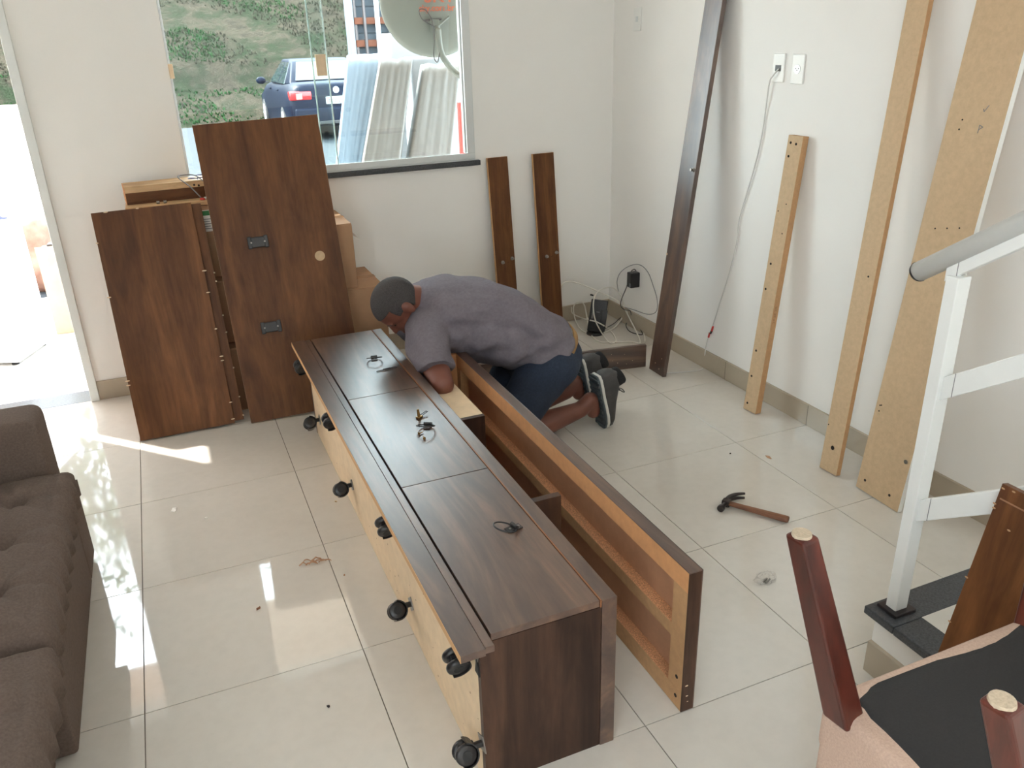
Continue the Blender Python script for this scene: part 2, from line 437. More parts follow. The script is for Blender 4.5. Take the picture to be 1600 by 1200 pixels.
# front door opening: painted metal frame
dr = bpy.data.objects.new('door_1', None); COL.objects.link(dr); dr.location = (-0.64, 1.9, 0); struct(dr)
def dpart(name, a, b, mat):
    o = box(name, a, b, mat, dr, 0.003); o.matrix_parent_inverse = Matrix.Translation(-dr.location); return o
dpart('frame_post', (-0.226, 1.806, 0.0), (-0.186, 1.98, 2.14), 'white_metal')
dpart('frame_post', (-1.11, 1.806, 0.0), (-1.066, 1.98, 2.14), 'white_metal')
dpart('frame_head', (-1.066, 1.806, 2.10), (-0.226, 1.98, 2.14), 'white_metal')
struct(box('trim_2', (-1.07, 1.826, -0.03), (-0.222, 1.99, 0.0), 'granite', None, 0.002))

# unseen window added behind the camera to let in fill light
sw = bpy.data.objects.new('fill_window', None); COL.objects.link(sw); sw.location = (-1.3, -3.95, 1.0); struct(sw)
for a, b_ in (((-1.31, -4.7, 1.0), (-1.26, -4.66, 2.2)), ((-1.31, -3.24, 1.0), (-1.26, -3.2, 2.2)), ((-1.31, -3.97, 1.04), (-1.26, -3.93, 2.16)),
              ((-1.31, -4.66, 1.0), (-1.26, -3.24, 1.04)), ((-1.31, -4.66, 2.16), (-1.26, -3.24, 2.2))):
    o = box('frame_bar', a, b_, 'aluminium', sw); o.matrix_parent_inverse = Matrix.Translation(-sw.location)

# unseen eaves outside, their depths shaped to cut the sun at door and window
struct(box('shade_eave_door', (-1.4, 1.974, 2.42), (0.15, 2.77, 2.52), 'cream_render'))
struct(box('shade_eave_window', (0.15, 1.974, 2.42), (4.5, 3.15, 2.52), 'cream_render'))
# unseen walls added to block the sun; their gap shapes the floor streak
struct(box('sun_block_near', (-1.37, 1.98, -0.06), (-1.25, 2.425, 2.42), 'cream_render'))
struct(box('sun_block_far', (-1.37, 2.605, -0.06), (-1.25, 4.2, 2.2), 'cream_render'))
# lamp added on the ceiling behind the camera as fill light
cl = bpy.data.objects.new('fill_lamp', None); COL.objects.link(cl); cl.location = (0.9, -2.6, 2.6)
tag(cl, 'square white fill lamp added above the camera, unseen', 'lamp')
MB().box((-0.32, -0.32, -0.03), (0.32, 0.32, 0)).build('frame', 'white_metal', cl, False, 0.004)
m, t, b = nt('fill_diffuser'); b.inputs['Emission Color'].default_value = (1, 0.99, 0.97, 1); b.inputs['Emission Strength'].default_value = 5.0
MB().box((-0.3, -0.3, -0.034), (0.3, 0.3, -0.03)).build('diffuser', 'fill_diffuser', cl)
def W(mb, name, mat, root, smooth=False, bevel=0.0, seg=2, label=None):
    """a part meshed in world coordinates under the top-level empty `root`"""
    o = mb.build(name, mat, root, smooth, bevel, seg)
    o.matrix_parent_inverse = root.matrix_basis.inverted()
    if label: o['label'] = label
    return o
def S(mb, name, mat, part, smooth=False, bevel=0.0, seg=2):
    """a sub-part in the same space as its part"""
    return mb.build(name, mat, part, smooth, bevel, seg)
def two_tone(name, w_, t_, L_, face, edge, parent=None, bevel=0.0012):
    me = bpy.data.meshes.new(name); q = MB().box((0, 0, 0), (w_, t_, L_)); me.from_pydata(q.v, [], q.f)
    me.materials.append(MAT[face]); me.materials.append(MAT[edge])
    for p in me.polygons: p.material_index = 0 if abs(p.normal.y) > 0.5 else 1
    o = bpy.data.objects.new(name, me); COL.objects.link(o)
    md = o.modifiers.new('bevel', 'BEVEL'); md.width = bevel; md.segments = 2
    if parent is not None: o.parent = parent
    return o
def lean(A, B, top, t_, L_):
    """frame of a board whose front bottom corners are A, B and whose length runs towards `top`"""
    A, B, top = Vector(A), Vector(B), Vector(top)
    z = (top-A).normalized(); x = (B-A); w_ = x.length; x = (x - z*x.dot(z)).normalized(); y = z.cross(x)
    m_ = Matrix((x, y, z)).transposed().to_4x4()
    lo = min((x*a+y*b).z for a in (0, w_) for b in (0, t_))
    m_.translation = A + Vector((0, 0, -lo - A.z + 0.0005 + A.z))
    return m_, w_
def leaning(name, label, cat, A, B, top, t_, L_, face, edge, group=None):
    m_, w_ = lean(A, B, top, t_, L_)
    r = thing(name, label, cat, group=group); r.matrix_basis = m_
    two_tone('panel', w_, t_, L_, face, edge, r)
    return r, w_
def holes(root, pts, r=0.004, name='screw_hole', mat='black_hole'):
    for x, z in pts: MB().cyl((x, -0.0006, z), (x, 0.003, z), r, None, 10).build(name, mat, root)
def bolt(root, x, z):
    b0 = MB().cyl((x, 0.001, z), (x, -0.004, z), 0.011, 0.010, 16).build('bolt', 'steel', root, False, 0.001)
    MB().cyl((x, -0.003, z), (x, -0.016, z), 0.006, 0.0075, 12).build('bolt_head', 'steel', b0, False, 0.001)
    return b0

# ------------------------------------------------------------------ stairs with railing
st = bpy.data.objects.new('stairs', None); COL.objects.link(st); st.location = (2.3, -1.27, 0)
struct(st); tag(st, 'white stairs edged with dark granite rising towards the camera')
H1, RUN = 0.205, 0.28
for k in range(4):
    y1 = -1.27 - RUN*k; z0, z1 = H1*k, H1*(k+1)-0.02
    W(MB().box((1.87, -1.27-RUN*4, z0), (2.785, y1-0.01, z1)), 'step', 'paint', st)
    ylo = -1.27-RUN*(k+1)
    W(MB().box((1.95, ylo, z1), (2.785, y1-0.085, z1+0.019)), 'tread_tile', 'porcelain', st)
    W(MB().box((1.85, y1-0.085, z1-0.004), (2.785, y1+0.015, z1+0.02)), 'tread_nosing', 'granite', st, False, 0.003)
    W(MB().box((1.85, ylo+0.0, z1-0.004), (1.95, y1-0.086, z1+0.02)), 'tread_border', 'granite', st, False, 0.003)
W(MB().box((1.858, -1.75, 0.0), (1.872, -1.278, 0.1)), 'skirting', 'skirting_tile', st, False, 0.0015)
SL = 0.683
ra = thing('stair_railing', 'white metal stair railing with round handrail and flat bars', 'railing', (1.905, -1.30, H1))
W(MB().box((1.893, -1.318, H1+0.008), (1.935, -1.285, 1.13)), 'post', 'white_metal', ra, False, 0.002)
W(MB().box((1.878, -1.334, H1), (1.952, -1.270, H1+0.010)), 'base_plate', 'dark_steel', ra, False, 0.002)
def bar(z0, h, th, name, y0=-1.318, y1=-2.2, dx=0.0):
    q = MB(); zz = lambda y: z0 + (-1.33-y)*SL
    q.add([(1.905+dx, y0, zz(y0)), (1.905+th+dx, y0, zz(y0)), (1.905+th+dx, y1, zz(y1)), (1.905+dx, y1, zz(y1)),
           (1.905+dx, y0, zz(y0)+h), (1.905+th+dx, y0, zz(y0)+h), (1.905+th+dx, y1, zz(y1)+h), (1.905+dx, y1, zz(y1)+h)],
          [(0,3,2,1),(4,5,6,7),(0,1,5,4),(1,2,6,5),(2,3,7,6),(3,0,4,7)])
    o = W(q, name, 'white_metal', ra, False, 0.002)
    q = MB(); y2 = y0 - 0.03
    q.box((1.9042+dx, y2-0.0008, zz(y2)), (1.9052+dx, y2+0.0008, zz(y2)+h)); S(q, 'seam', 'grey_cable', o)
bar(0.500, 0.064, 0.02, 'flat_bar'); bar(0.838, 0.060, 0.02, 'flat_bar')
bar(1.150, 0.034, 0.022, 'flat_bar', -1.272)
hr = [(1.914, -1.192, 1.113), (1.914, -2.2, 1.113+1.008*SL)]
o = W(MB().cyl(hr[0], hr[1], 0.0235, None, 28), 'handrail', 'white_metal', ra, True, 0.0)
d = (Vector(hr[0])-Vector(hr[1])).normalized()
S(MB().cyl(Vector(hr[0])-d*0.001, Vector(hr[0])+d*0.006, 0.0246, 0.0215, 28), 'end_cap', 'black_plastic', o)
W(MB().cyl((1.914, -1.30, 1.12), (1.914, -1.30, 1.165), 0.006, None, 10), 'bracket', 'white_metal', ra)

# ------------------------------------------------------------------ boards leaning on the right wall
r, bw = leaning('dark_plank', 'tall dark brown plank leaning in the corner, white cable beside its foot', 'plank',
    (2.518, 0.897, 0), (2.518, 0.766, 0), (2.752, 0.885, 1.93), 0.024, 1.98, 'rack_laminate_2', 'rack_laminate_2')
bolt(r, bw-0.018, 1.05)
o = MB()
for x, z, rr in ((0.004, 0.62, 0.006), (0.05, 0.05, 0.003), (0.09, 0.03, 0.003), (0.1, 0.09, 0.003)): o.cyl((x, -0.0006, z), (x, 0.001, z), rr, None, 7)
o.build('chip', 'mdf_pale', r)['kind'] = 'stuff'
r, bw = leaning('mdf_strip', 'short raw tan board with drilled holes leaning below the wall sockets', 'board',
    (2.645, 0.267, 0), (2.653, 0.188, 0), (2.750, 0.262, 1.24), 0.034, 1.245, 'mdf', 'mdf_edge')
holes(r, [(0.018, 1.215), (0.048, 1.212), (0.018, 1.16), (0.02, 0.70), (0.015, 0.585), (0.02, 0.295), (0.018, 0.17), (0.02, 0.035)], 0.0055)
holes(r, [(0.05, 0.965), (0.012, 0.93), (0.055, 0.84)], 0.003)
stamp = [(0.0755, 0.44+0.014*k) for k in range(6)]
q = MB()
for k, (x, z) in enumerate(stamp):
    for y in (0.010, 0.018): q.box((bw-0.0002, y, z), (bw+0.0005, y+0.0018, z+0.009))
    q.box((bw-0.0002, 0.010, z+(0.0 if k % 2 else 0.007)), (bw+0.0005, 0.0195, z+(0.002 if k % 2 else 0.009)))
q.build('ink_stamp', 'cardboard_dark', r)['kind'] = 'stuff'
r, bw = leaning('mdf_plank', 'tall narrow raw tan plank on the right wall, between a shorter and a wider board', 'plank',
    (2.561, -0.332, 0), (2.564, -0.422, 0), (2.755, -0.262, 1.90), 0.022, 1.96, 'mdf', 'mdf_edge')
holes(r, [(0.047, 0.105)], 0.009); holes(r, [(0.06, 0.80)], 0.004)
holes(r, [(0.006, 0.19)], 0.003)
r, bw = leaning('mdf_sheet', 'widest raw tan panel leaning on the wall behind the stair railing', 'panel',
    (2.574, -0.516, 0), (2.573, -0.722, 0), (2.742, -0.555, 1.90), 0.022, 1.97, 'mdf', 'white_plastic')  # white edge colour paints in the light falling on the board's thickness
holes(r, [(0.035, 0.045), (0.155, 0.045)], 0.0055)
holes(r, [(0.02, 0.33), (0.024, 0.355), (0.03, 0.87), (0.034, 0.90), (0.06, 1.02), (0.105, 1.03), (0.15, 1.04), (0.055, 1.34), (0.058, 1.37), (0.11, 1.90), (0.018, 0.352)], 0.003)
MB().cyl((0.185, -0.002, 0.2), (0.185, 0.002, 0.2), 0.008, None, 12).build('cam_fitting', 'steel', r)
q = MB()   # pencil marks "P 1"
for a, b_ in (((0.125, 1.335), (0.125, 1.36)), ((0.125, 1.36), (0.138, 1.355)), ((0.138, 1.355), (0.125, 1.345)), ((0.128, 1.40), (0.14, 1.42)), ((0.128, 1.40), (0.124, 1.408))):
    q.tube([(a[0], -0.0004, a[1]), (b_[0], -0.0004, b_[1])], 0.0013, 5)
q.build('pencil_mark', 'grey_cable', r)['kind'] = 'stuff'

# ------------------------------------------------------------------ two boards on the window wall, plank on the floor
for (x0, x1, lab) in ((1.985, 2.105, 'left one of two short brown boards leaning under the window end, pair of bolts'),
                      (2.262, 2.392, 'short brown board nearest the corner leaning on the window wall, pair of bolts')):
    r, bw = leaning('short_board', lab, 'board', (x0+0.012, 1.69, 0), (x1+0.012, 1.69, 0), (x0, 1.783, 1.035), 0.024, 1.042, 'laminate_2', 'edge_band', 'short bolted boards on the window wall')
    bolt(r, bw*0.36, 0.455); bolt(r, bw*0.86, 0.47); holes(r, [(bw*0.6, 0.45), (bw*0.66, 0.452)], 0.002)
r = thing('floor_plank', 'dark plank standing on its long edge on the floor behind the kneeling man', 'plank')
r.matrix_basis = Matrix.Translation((1.45, 1.100, 0)) @ Matrix.Rotation(math.atan2(-0.068, 0.448), 4, 'Z')
q = MB().box((0, 0, 0), (1.085, 0.022, 0.125)); q.build('panel', 'rack_laminate_0', r, False, 0.0012)
q = MB()
for k in range(22):
    x, z = random.uniform(0.5, 1.08), random.uniform(0.01, 0.12); q.cyl((x, -0.0004, z), (x, 0.001, z), random.uniform(0.001, 0.0025), None, 6)
q.build('speck', 'mdf_pale', r)['kind'] = 'stuff'

# ------------------------------------------------------------------ boards by the boxes
r, bw = leaning('wide_board', 'dark brown board with chipped edges, shorter of the two by the door', 'board',
    (0.003, 1.192, 0), (0.418, 1.178, 0), (-0.009, 1.47, 0.99), 0.018, 1.03, 'laminate_2', 'laminate_2')
q = MB()
for x, z in ((0.0, 0.26), (0.0, 0.28), (0.415, 0.30), (0.415, 0.32), (0.415, 0.45), (0.413, 0.62), (0.0, 0.66), (0.415, 0.72), (0.06, 1.028), (0.19, 1.03), (0.415, 0.1), (0.41, 0.02), (0.0, 0.9)):
    q.ell((x, 0.0, z), (0.006+random.random()*0.005, 0.002, 0.003), None, 8, 4)
q.build('chip', 'mdf_pale', r)['kind'] = 'stuff'
r2, bw2 = leaning('wide_board', 'dark brown board mostly hidden behind the chipped board, only its right side showing', 'board',
    (0.05, 1.212, 0), (0.462, 1.200, 0), (0.036, 1.497, 0.98), 0.018, 1.02, 'laminate_2', 'laminate_2')
q = MB()
for z in (0.02, 0.11, 0.25, 0.42, 0.5, 0.66, 0.7): q.ell((bw2, 0.0, z), (0.004, 0.002, 0.004), None, 8, 4)
q.build('chip', 'mdf_pale', r2)['kind'] = 'stuff'
r, bw = leaning('tall_board', 'tall wide dark brown board with two black plastic catches, in front of the window', 'board',
    (0.489, 1.158, 0), (1.040, 1.120, 0), (0.47, 1.50, 1.33), 0.018, 1.372, 'laminate_2', 'mdf_pale')
for (x, z) in ((0.185, 0.83), (0.172, 0.435)):
    o = MB().box((x-0.042, -0.012, z-0.024), (x+0.042, 0.001, z+0.024)).build('catch', 'black_plastic', r, False, 0.004)
    for s_ in (-1, 1):
        MB().box((x+s_*0.037-0.009, -0.018, z-0.028), (x+s_*0.037+0.009, -0.010, z+0.028)).build('catch_lug', 'black_plastic', o, False, 0.003)
        MB().cyl((x+s_*0.03, -0.019, z), (x+s_*0.03, -0.012, z), 0.004, None, 10).build('screw_head', 'steel', o)
MB().cyl((0.452, -0.0008, 0.73), (0.452, 0.004, 0.73), 0.0235, None, 28).build('plug', 'mdf', r)

# ------------------------------------------------------------------ cartons
def carton(label, x0, x1, y0, y1, z0, z1, mat='cardboard', group='cartons under the window', rot=0.0, tape=True):
    c0 = Vector(((x0+x1)/2, (y0+y1)/2, z0)); r = thing('carton', label, 'box', c0, (0, 0, rot), group)
    a, b_, h = (x1-x0)/2, (y1-y0)/2, z1-z0
    MB().box((-a, -b_, 0), (a, b_, h-0.004)).build('body', mat, r, False, 0.004)
    for s_ in (-1, 1):
        q = MB().box((-a+0.002, 0.001 if s_ > 0 else -b_+0.001, h-0.004), (a-0.002, b_-0.001 if s_ > 0 else -0.001, h)); q.build('flap', mat, r, False, 0.0015)
    if tape: MB().box((-a-0.0006, -0.025, h-0.0), (a+0.0006, 0.025, h+0.0006)).build('tape', 'packing_tape', r)
    return r
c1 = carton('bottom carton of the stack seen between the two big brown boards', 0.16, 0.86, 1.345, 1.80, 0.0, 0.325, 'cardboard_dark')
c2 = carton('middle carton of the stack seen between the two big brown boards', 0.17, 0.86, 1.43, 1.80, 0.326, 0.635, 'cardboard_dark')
c3 = carton('top carton with a green and white label, under the loose wooden pieces', 0.165, 0.85, 1.512, 1.802, 0.636, 0.975, 'cardboard')
lb = MB().box((-0.062, -0.1462, 0.22), (-0.016, -0.1452, 0.32)).build('paper_label', 'paper', c3)
MB().box((-0.058, -0.1468, 0.295), (-0.02, -0.146, 0.317)).build('print_band', 'green_ink', lb)
q = MB()
for k in range(5): q.box((-0.057, -0.1468, 0.232+k*0.011), (-0.022-0.008*(k % 2), -0.146, 0.236+k*0.011))
q.build('print_lines', 'grey_cable', lb)['kind'] = 'stuff'
c4 = carton("lower carton beside the kneeling man's head", 0.88, 1.245, 1.38, 1.80, 0.0, 0.52, 'cardboard')
c5 = carton('sunlit upper carton standing right of the tall board', 0.86, 1.115, 1.400, 1.79, 0.521, 0.845, 'cardboard')
q = MB(); fl_ = [(0.128, -0.12, 0.262), (0.15, -0.14, 0.235), (0.158, -0.15, 0.22)]
q.add([(0.127, -0.14, 0.28), (0.127, -0.10, 0.27), (0.145, -0.13, 0.245), (0.168, -0.15, 0.232), (0.128, -0.14, 0.282), (0.128, -0.10, 0.272), (0.146, -0.13, 0.247), (0.169, -0.15, 0.234)],
      [(0,1,2),(0,2,3),(4,6,5),(4,7,6),(0,4,5,1),(1,5,6,2),(2,6,7,3),(3,7,4,0)])
q.build('torn_scrap', 'paper', c5)

# loose wooden pieces on the carton stack
TOPZ = 0.978
o = box('wood_board', (0.13, 1.52, TOPZ), (0.80, 1.79, TOPZ+0.018), 'raw_pine', None, 0.002)
tag(o, 'flat pale board lying on top of the carton stack by the window', 'board')
r = thing('wood_rail', 'box-like wooden rail with raw pine edge lying on the pale board', 'wooden rail', (0.14, 1.60, TOPZ+0.0185), (0, 0, radians(4)))
MB().box((0, 0, 0), (0.62, 0.14, 0.012)).build('base', 'laminate_0', r, False, 0.001)
MB().box((0, 0.0, 0.012), (0.62, 0.018, 0.052)).build('front', 'laminate_0', r, False, 0.001)
MB().box((0, -0.004, 0.052), (0.62, 0.14, 0.082)).build('top', 'raw_pine', r, False, 0.002)
MB().box((-0.003, 0.0, 0.0), (0.0, 0.14, 0.082)).build('end', 'particle', r, False, 0.001)
MB().cyl((0.30, -0.005, 0.062), (0.30, -0.003, 0.062), 0.005, None, 10).build('screw_hole', 'black_hole', r)
MB().cyl((0.32, -0.005, 0.058), (0.32, -0.003, 0.058), 0.005, None, 10).build('screw_hole', 'black_hole', r)
z = TOPZ+0.019
for k, (x, y) in enumerate(((0.27, 1.555), (0.30, 1.556))):
    o = MB().cyl((x-0.007, y, z+0.007), (x+0.007, y, z+0.007), 0.007, 0.0065, 14).build('dowel_nut', 'steel', None, False, 0.001)
    tag(o, 'left one of two small metal nuts on the pale board' if k == 0 else 'right one of two small metal nuts on the pale board', 'nut', 'small nuts on the pale board')
ca = thing('antenna_cable', 'dark coiled cable with red plug lying over the wooden pieces', 'cable', (0.45, 1.58, z))
pts = spline([(0.46, 1.56, z+0.006), (0.42, 1.575, z+0.06), (0.375, 1.59, z+0.105), (0.40, 1.62, z+0.11), (0.45, 1.61, z+0.105), (0.49, 1.575, z+0.07), (0.505, 1.555, z+0.03), (0.50, 1.55, z+0.006), (0.56, 1.55, z+0.005), (0.66, 1.56, z+0.006), (0.78, 1.57, z+0.006)], 6)
W(MB().tube(pts, 0.0028, 7), 'cord', 'grey_cable', ca, True)
W(MB().cyl((0.455, 1.55, z+0.006), (0.47, 1.535, z+0.006), 0.006, 0.005, 10), 'plug', 'red_plastic', ca)
W(MB().cyl((0.47, 1.552, z+0.007), (0.52, 1.55, z+0.007), 0.006, 0.0045, 10), 'connector', 'white_plastic', ca)
ca = thing('sill_cable', 'pale blue cable coil resting on the window sill beside the tall board', 'cable', (0.47, 1.86, 1.04))
pts = spline([(0.43+0.03*cos(a)+0.012*a/2, 1.62+0.03*sin(a), TOPZ+0.105+0.002*a) for a in np.linspace(0, 4*pi, 18)], 4)
W(MB().tube(pts, 0.0022, 6), 'cord', 'blue_metal', ca, True)

# ------------------------------------------------------------------ the low cabinet lying on its back
HZ = 0.448; Y0, Y1 = -1.204, 0.938
cb = thing('tv_cabinet', 'long low brown cabinet lying on its back with casters on its side', 'cabinet', (0.93, -0.13, 0))
W(MB().box((0.7565, Y0, 0.0), (1.062, Y0+0.02, HZ-0.02)), 'end_panel', 'rack_side', cb, False, 0.001)
W(MB().box((0.7565, Y1-0.02, 0.0), (1.062, Y1, HZ-0.02)), 'end_panel', 'rack_side', cb, False, 0.001)
bp = W(MB().box((0.757, Y0+0.0205, 0.001), (0.7715, Y1-0.0205, HZ-0.02)), 'bottom_panel', 'mdf_pale', cb, False, 0.001)
W(MB().box((1.0625, Y0-0.003, 0.0), (1.102, Y1+0.002, HZ)), 'top_panel', 'rack_laminate_1', cb, False, 0.0015)
W(MB().box((0.772, Y0+0.02, 0.002), (1.062, Y1-0.02, 0.012)), 'back_panel', 'mdf', cb)
for a, b_ in ((Y0, -0.5005), (-0.4975, 0.2025), (0.2055, Y1)):
    W(MB().box((0.785, a, HZ-0.018), (1.0565, b_, HZ)), 'door', 'rack_laminate_1', cb, False, 0.001)
W(MB().box((0.775, Y0+0.004, HZ-0.024), (1.06, Y1-0.004, HZ-0.0185)), 'door_backing', 'black_hole', cb)
W(MB().box((1.0585, Y0, HZ-0.02), (1.0622, Y1, HZ+0.0004)), 'edge_strip', 'edge_dark', cb)
W(MB().box((0.700, Y0-0.040, HZ-0.019), (0.757, Y1+0.004, HZ)), 'plinth', 'rack_laminate_1', cb, False, 0.001)
W(MB().box((0.758, Y0-0.034, HZ-0.019), (0.780, Y1+0.004, HZ-0.0015)), 'plinth_moulding', 'rack_laminate_1', cb, False, 0.0015)
W(MB().box((0.6988, Y0-0.040, HZ-0.019), (0.7, Y1+0.004, HZ-0.0005)), 'edge_strip', 'edge_band', cb)
W(MB().box((1.102, -0.700, 0.12), (1.207, -0.676, 0.42)), 'divider', 'rack_side', cb, False, 0.001)
W(MB().box((1.102, -0.050, 0.12), (1.222, -0.030, 0.40)), 'divider', 'rack_side', cb, False, 0.001)
W(MB().box((1.102, -0.030, 0.385), (1.222, 0.36, 0.40)), 'shelf', 'mdf_pale', cb, False, 0.001, label='pale unfinished shelf panel')
W(MB().box((1.205, -0.030, 0.12), (1.222, 0.36, 0.385)), 'divider', 'mdf_pale', cb, False, 0.001)
q = MB()
for k in range(46):
    y, z_ = random.uniform(Y0+0.03, Y1-0.05), random.uniform(0.03, HZ-0.06); q.cyl((0.7568, y, z_), (0.758, y, z_), random.uniform(0.001, 0.0032), None, 6)
S(q, 'nick', 'cardboard_dark', bp)['kind'] = 'stuff'
o = MB().prism([(-0.013, 0), (0.013, 0), (0.0, 0.05)], 0.004).build('glide', 'black_rubber', cb)
o.matrix_parent_inverse = cb.matrix_basis.inverted(); o.matrix_basis = Matrix(((0, 0, -1, 0.757), (1, 0, 0, -1.188), (0, 1, 0, 0.335), (0, 0, 0, 1)))
# casters: a hood part with two wheels and a plate as sub-parts; stem points to +X
def disc(q, y0, y1, r, c=(0, 0, 0)):
    m_ = Matrix.Translation(c) @ Matrix.Rotation(-pi/2, 4, 'X')
    q.lathe([(0.002, y0), (r*0.80, y0), (r*0.95, y0+0.003), (r, y0+0.008), (r, y1-0.004), (r*0.92, y1), (r*0.002, y1)], 22, m_); return q
def caster_proto():
    q = MB(); R_ = 0.0262; n = 16; vs_ = []; fs = []
    for yy in (-0.0245, 0.0245):       # hood: a shell over the wheels
        for rr in (R_+0.0006, R_+0.0036):
            for k in range(n+1):
                a = -pi*0.62 + pi*1.08*k/n; vs_.append((rr*cos(a), yy, rr*sin(a)))
    m = n+1
    for k in range(n):
        a0, b0, a1, b1 = k, m+k, 2*m+k, 3*m+k
        fs += [(b0, b0+1, b1+1, b1), (a0, a1, a1+1, a0+1), (a0, a0+1, b0+1, b0), (a1, b1, b1+1, a1+1)]
    fs += [(0, m, 3*m, 2*m), (n, 2*m+n, 3*m+n, m+n)]
    q.add(vs_, fs); q.box((-0.012, -0.0045, -0.022), (0.024, 0.0045, 0.022)); q.cyl((0.02, 0, 0.008), (0.045, 0, 0.008), 0.0085, None, 14)
    h = q.build('caster', 'black_plastic', None, False, 0.0)
    for s_ in (-1, 1):
        q = MB(); disc(q, 0.0065 if s_ > 0 else -0.0225, 0.0225 if s_ > 0 else -0.0065, R_); q.build('wheel', 'black_plastic', h, True)
        MB().cyl((0, s_*0.0218, 0), (0, s_*0.0232, 0), 0.012, None, 16).build('hub', 'black_rubber', h)
    MB().box((0.0445, -0.02, -0.012), (0.047, 0.02, 0.028)).build('plate', 'steel', h, False, 0.001)
    return h
proto = caster_proto()
spots = [(0.835, 0.375, 20, 12), (0.79, 0.125, -35, -8), (0.21, 0.385, 15, 20), (0.165, 0.12, -30, 5), (-0.575, 0.385, 30, 35), (-0.605, 0.115, -40, -10), (-1.176, 0.385, 20, 50), (-1.19, 0.128, -25, 0)]
for k, (y, z_, a, b2) in enumerate(spots):
    o = proto if k == 0 else copy_tree(proto)
    o.parent = cb; o.matrix_parent_inverse = cb.matrix_basis.inverted()
    o.matrix_basis = Matrix.Translation((0.7095, y, z_)) @ Matrix.Rotation(radians(a), 4, 'X') @ Matrix.Translation((0, 0, -0.008))

# hardware lying on the cabinet doors
def ring_handle(label, u, v, ang, s=1.0):
    p = at(u, v, 2, HZ+0.001); r = thing('ring_pull', label, 'drawer pull', (p.x, p.y, HZ+0.001), (0, 0, ang), 'ring pulls on the cabinet doors')
    MB().tube([(0.030*cos(a)-0.016, 0.030*sin(a), 0.004+0.022*(0.5-0.5*cos(a))) for a in np.linspace(0, 2*pi, 28)[:-1]], 0.0024, 8, True).build('ring', 'black_plastic', r, True)
    pl_ = MB().box((-0.012, -0.012, 0), (0.034, 0.012, 0.0035)).build('plate', 'dark_steel', r, False, 0.001)
    MB().cyl((0.014, -0.013, 0.008), (0.014, 0.013, 0.008), 0.006, None, 12).build('hinge_barrel', 'black_plastic', r)
    for x in (0.0, 0.026): MB().cyl((x, 0, 0.0035), (x, 0, 0.005), 0.0035, None, 10).build('screw', 'steel', pl_)
    return r
ring_handle('ring pull on the far cabinet door, beside the thin metal rod', 585, 562, radians(80))
ring_handle('ring pull on the middle cabinet door, beside loose brass screws', 667, 668, radians(60))
ring_handle('ring pull alone on the nearest cabinet door', 797, 828, radians(10))
p = at(603, 577, 2, HZ+0.003); r = thing('metal_rod', 'thin dark metal rod lying on the far cabinet door', 'rod', p, (0, 0, radians(8)))
MB().cyl((-0.04, 0, 0), (0.0, 0, 0), 0.002, None, 8).build('shaft', 'dark_steel', r)
MB().cyl((-0.012, 0, 0.001), (0.018, 0, 0.001), 0.0035, None, 8).build('sleeve', 'dark_steel', r)
q = MB()
for s_ in (-1, 1): q.tube([(0.016, s_*0.004, 0), (0.045, s_*0.005, 0)], 0.0014, 6)
q.tube([(0.045, -0.005, 0), (0.045, 0.005, 0)], 0.0014, 6).build('fork', 'dark_steel', r)
p = at(655, 652, 2, HZ+0.003); r = thing('catch_bracket', 'small brass catch standing on the middle cabinet door', 'catch', p, (0, 0, radians(30)))
MB().cyl((0, 0, -0.002), (0.0, 0.004, 0.03), 0.006, 0.004, 10).build('pin', 'brass', r, False, 0.001)
MB().box((-0.01, -0.008, -0.002), (0.012, 0.008, 0.004)).build('foot', 'brass', r, False, 0.001)
q = MB()
for s_ in (-1, 1): q.tube([(0.01, s_*0.004, 0.004), (0.04, s_*0.004, 0.008)], 0.0013, 6)
q.tube([(0.04, -0.004, 0.008), (0.04, 0.004, 0.008)], 0.0013, 6).build('loop', 'dark_steel', r)
for k, (u, v, a, lab) in enumerate(((658, 676, 0.4, 'brass screw touching the ring pull on the middle door'), (662, 683, 1.5, 'brass screw nearest the camera on the middle cabinet door'))):
    p = at(u, v, 2, HZ+0.004); r = thing('screw', lab, 'screw', p, (0, 0, a), 'loose brass screws')
    MB().cyl((-0.008, 0, 0), (0.01, 0, 0), 0.0025, 0.0012, 8).build('shank', 'brass', r)
    MB().cyl((-0.010, 0, 0), (-0.008, 0, 0), 0.0048, 0.0048, 12).build('head', 'brass', r)

# ------------------------------------------------------------------ the hollow panel standing on its edge
PX0, PX1, PH, PY0, PY1 = 1.308, 1.345, 0.442, -1.200, 0.520
tp = thing('hollow_backboard', 'long hollow brown panel on edge with raw ribs facing the cabinet', 'panel', (1.327, -0.34, 0))
W(MB().box((PX1-0.004, PY0+0.003, 0.001), (PX1, PY1-0.003, PH-0.003)), 'backing', 'recess_brown', tp)
W(MB().box((PX0, PY0+0.003, PH-0.062), (PX1-0.004, PY1-0.003, PH-0.003)), 'top_rail', 'mdf_warm', tp, False, 0.0008)
W(MB().box((PX0, PY0+0.003, 0.001), (PX1-0.004, PY1-0.003, 0.060)), 'bottom_rail', 'mdf_edge', tp, False, 0.0008)
for z_, nm in ((0.060, 'particle_edge'), (0.247, 'particle_edge')):
    W(MB().box((PX0+0.001, PY0+0.065, z_), (PX1-0.004, PY1-0.065, z_+0.0008)), nm, 'particle', tp)
W(MB().box((PX0, PY0+0.062, 0.208), (PX1-0.004, PY1-0.062, 0.247)), 'rib', 'mdf_edge', tp, False, 0.0008)
e1 = W(MB().box((PX0, PY0+0.003, 0.060), (PX1-0.004, PY0+0.064, PH-0.062)), 'end_rail', 'mdf_edge', tp, False, 0.0006)
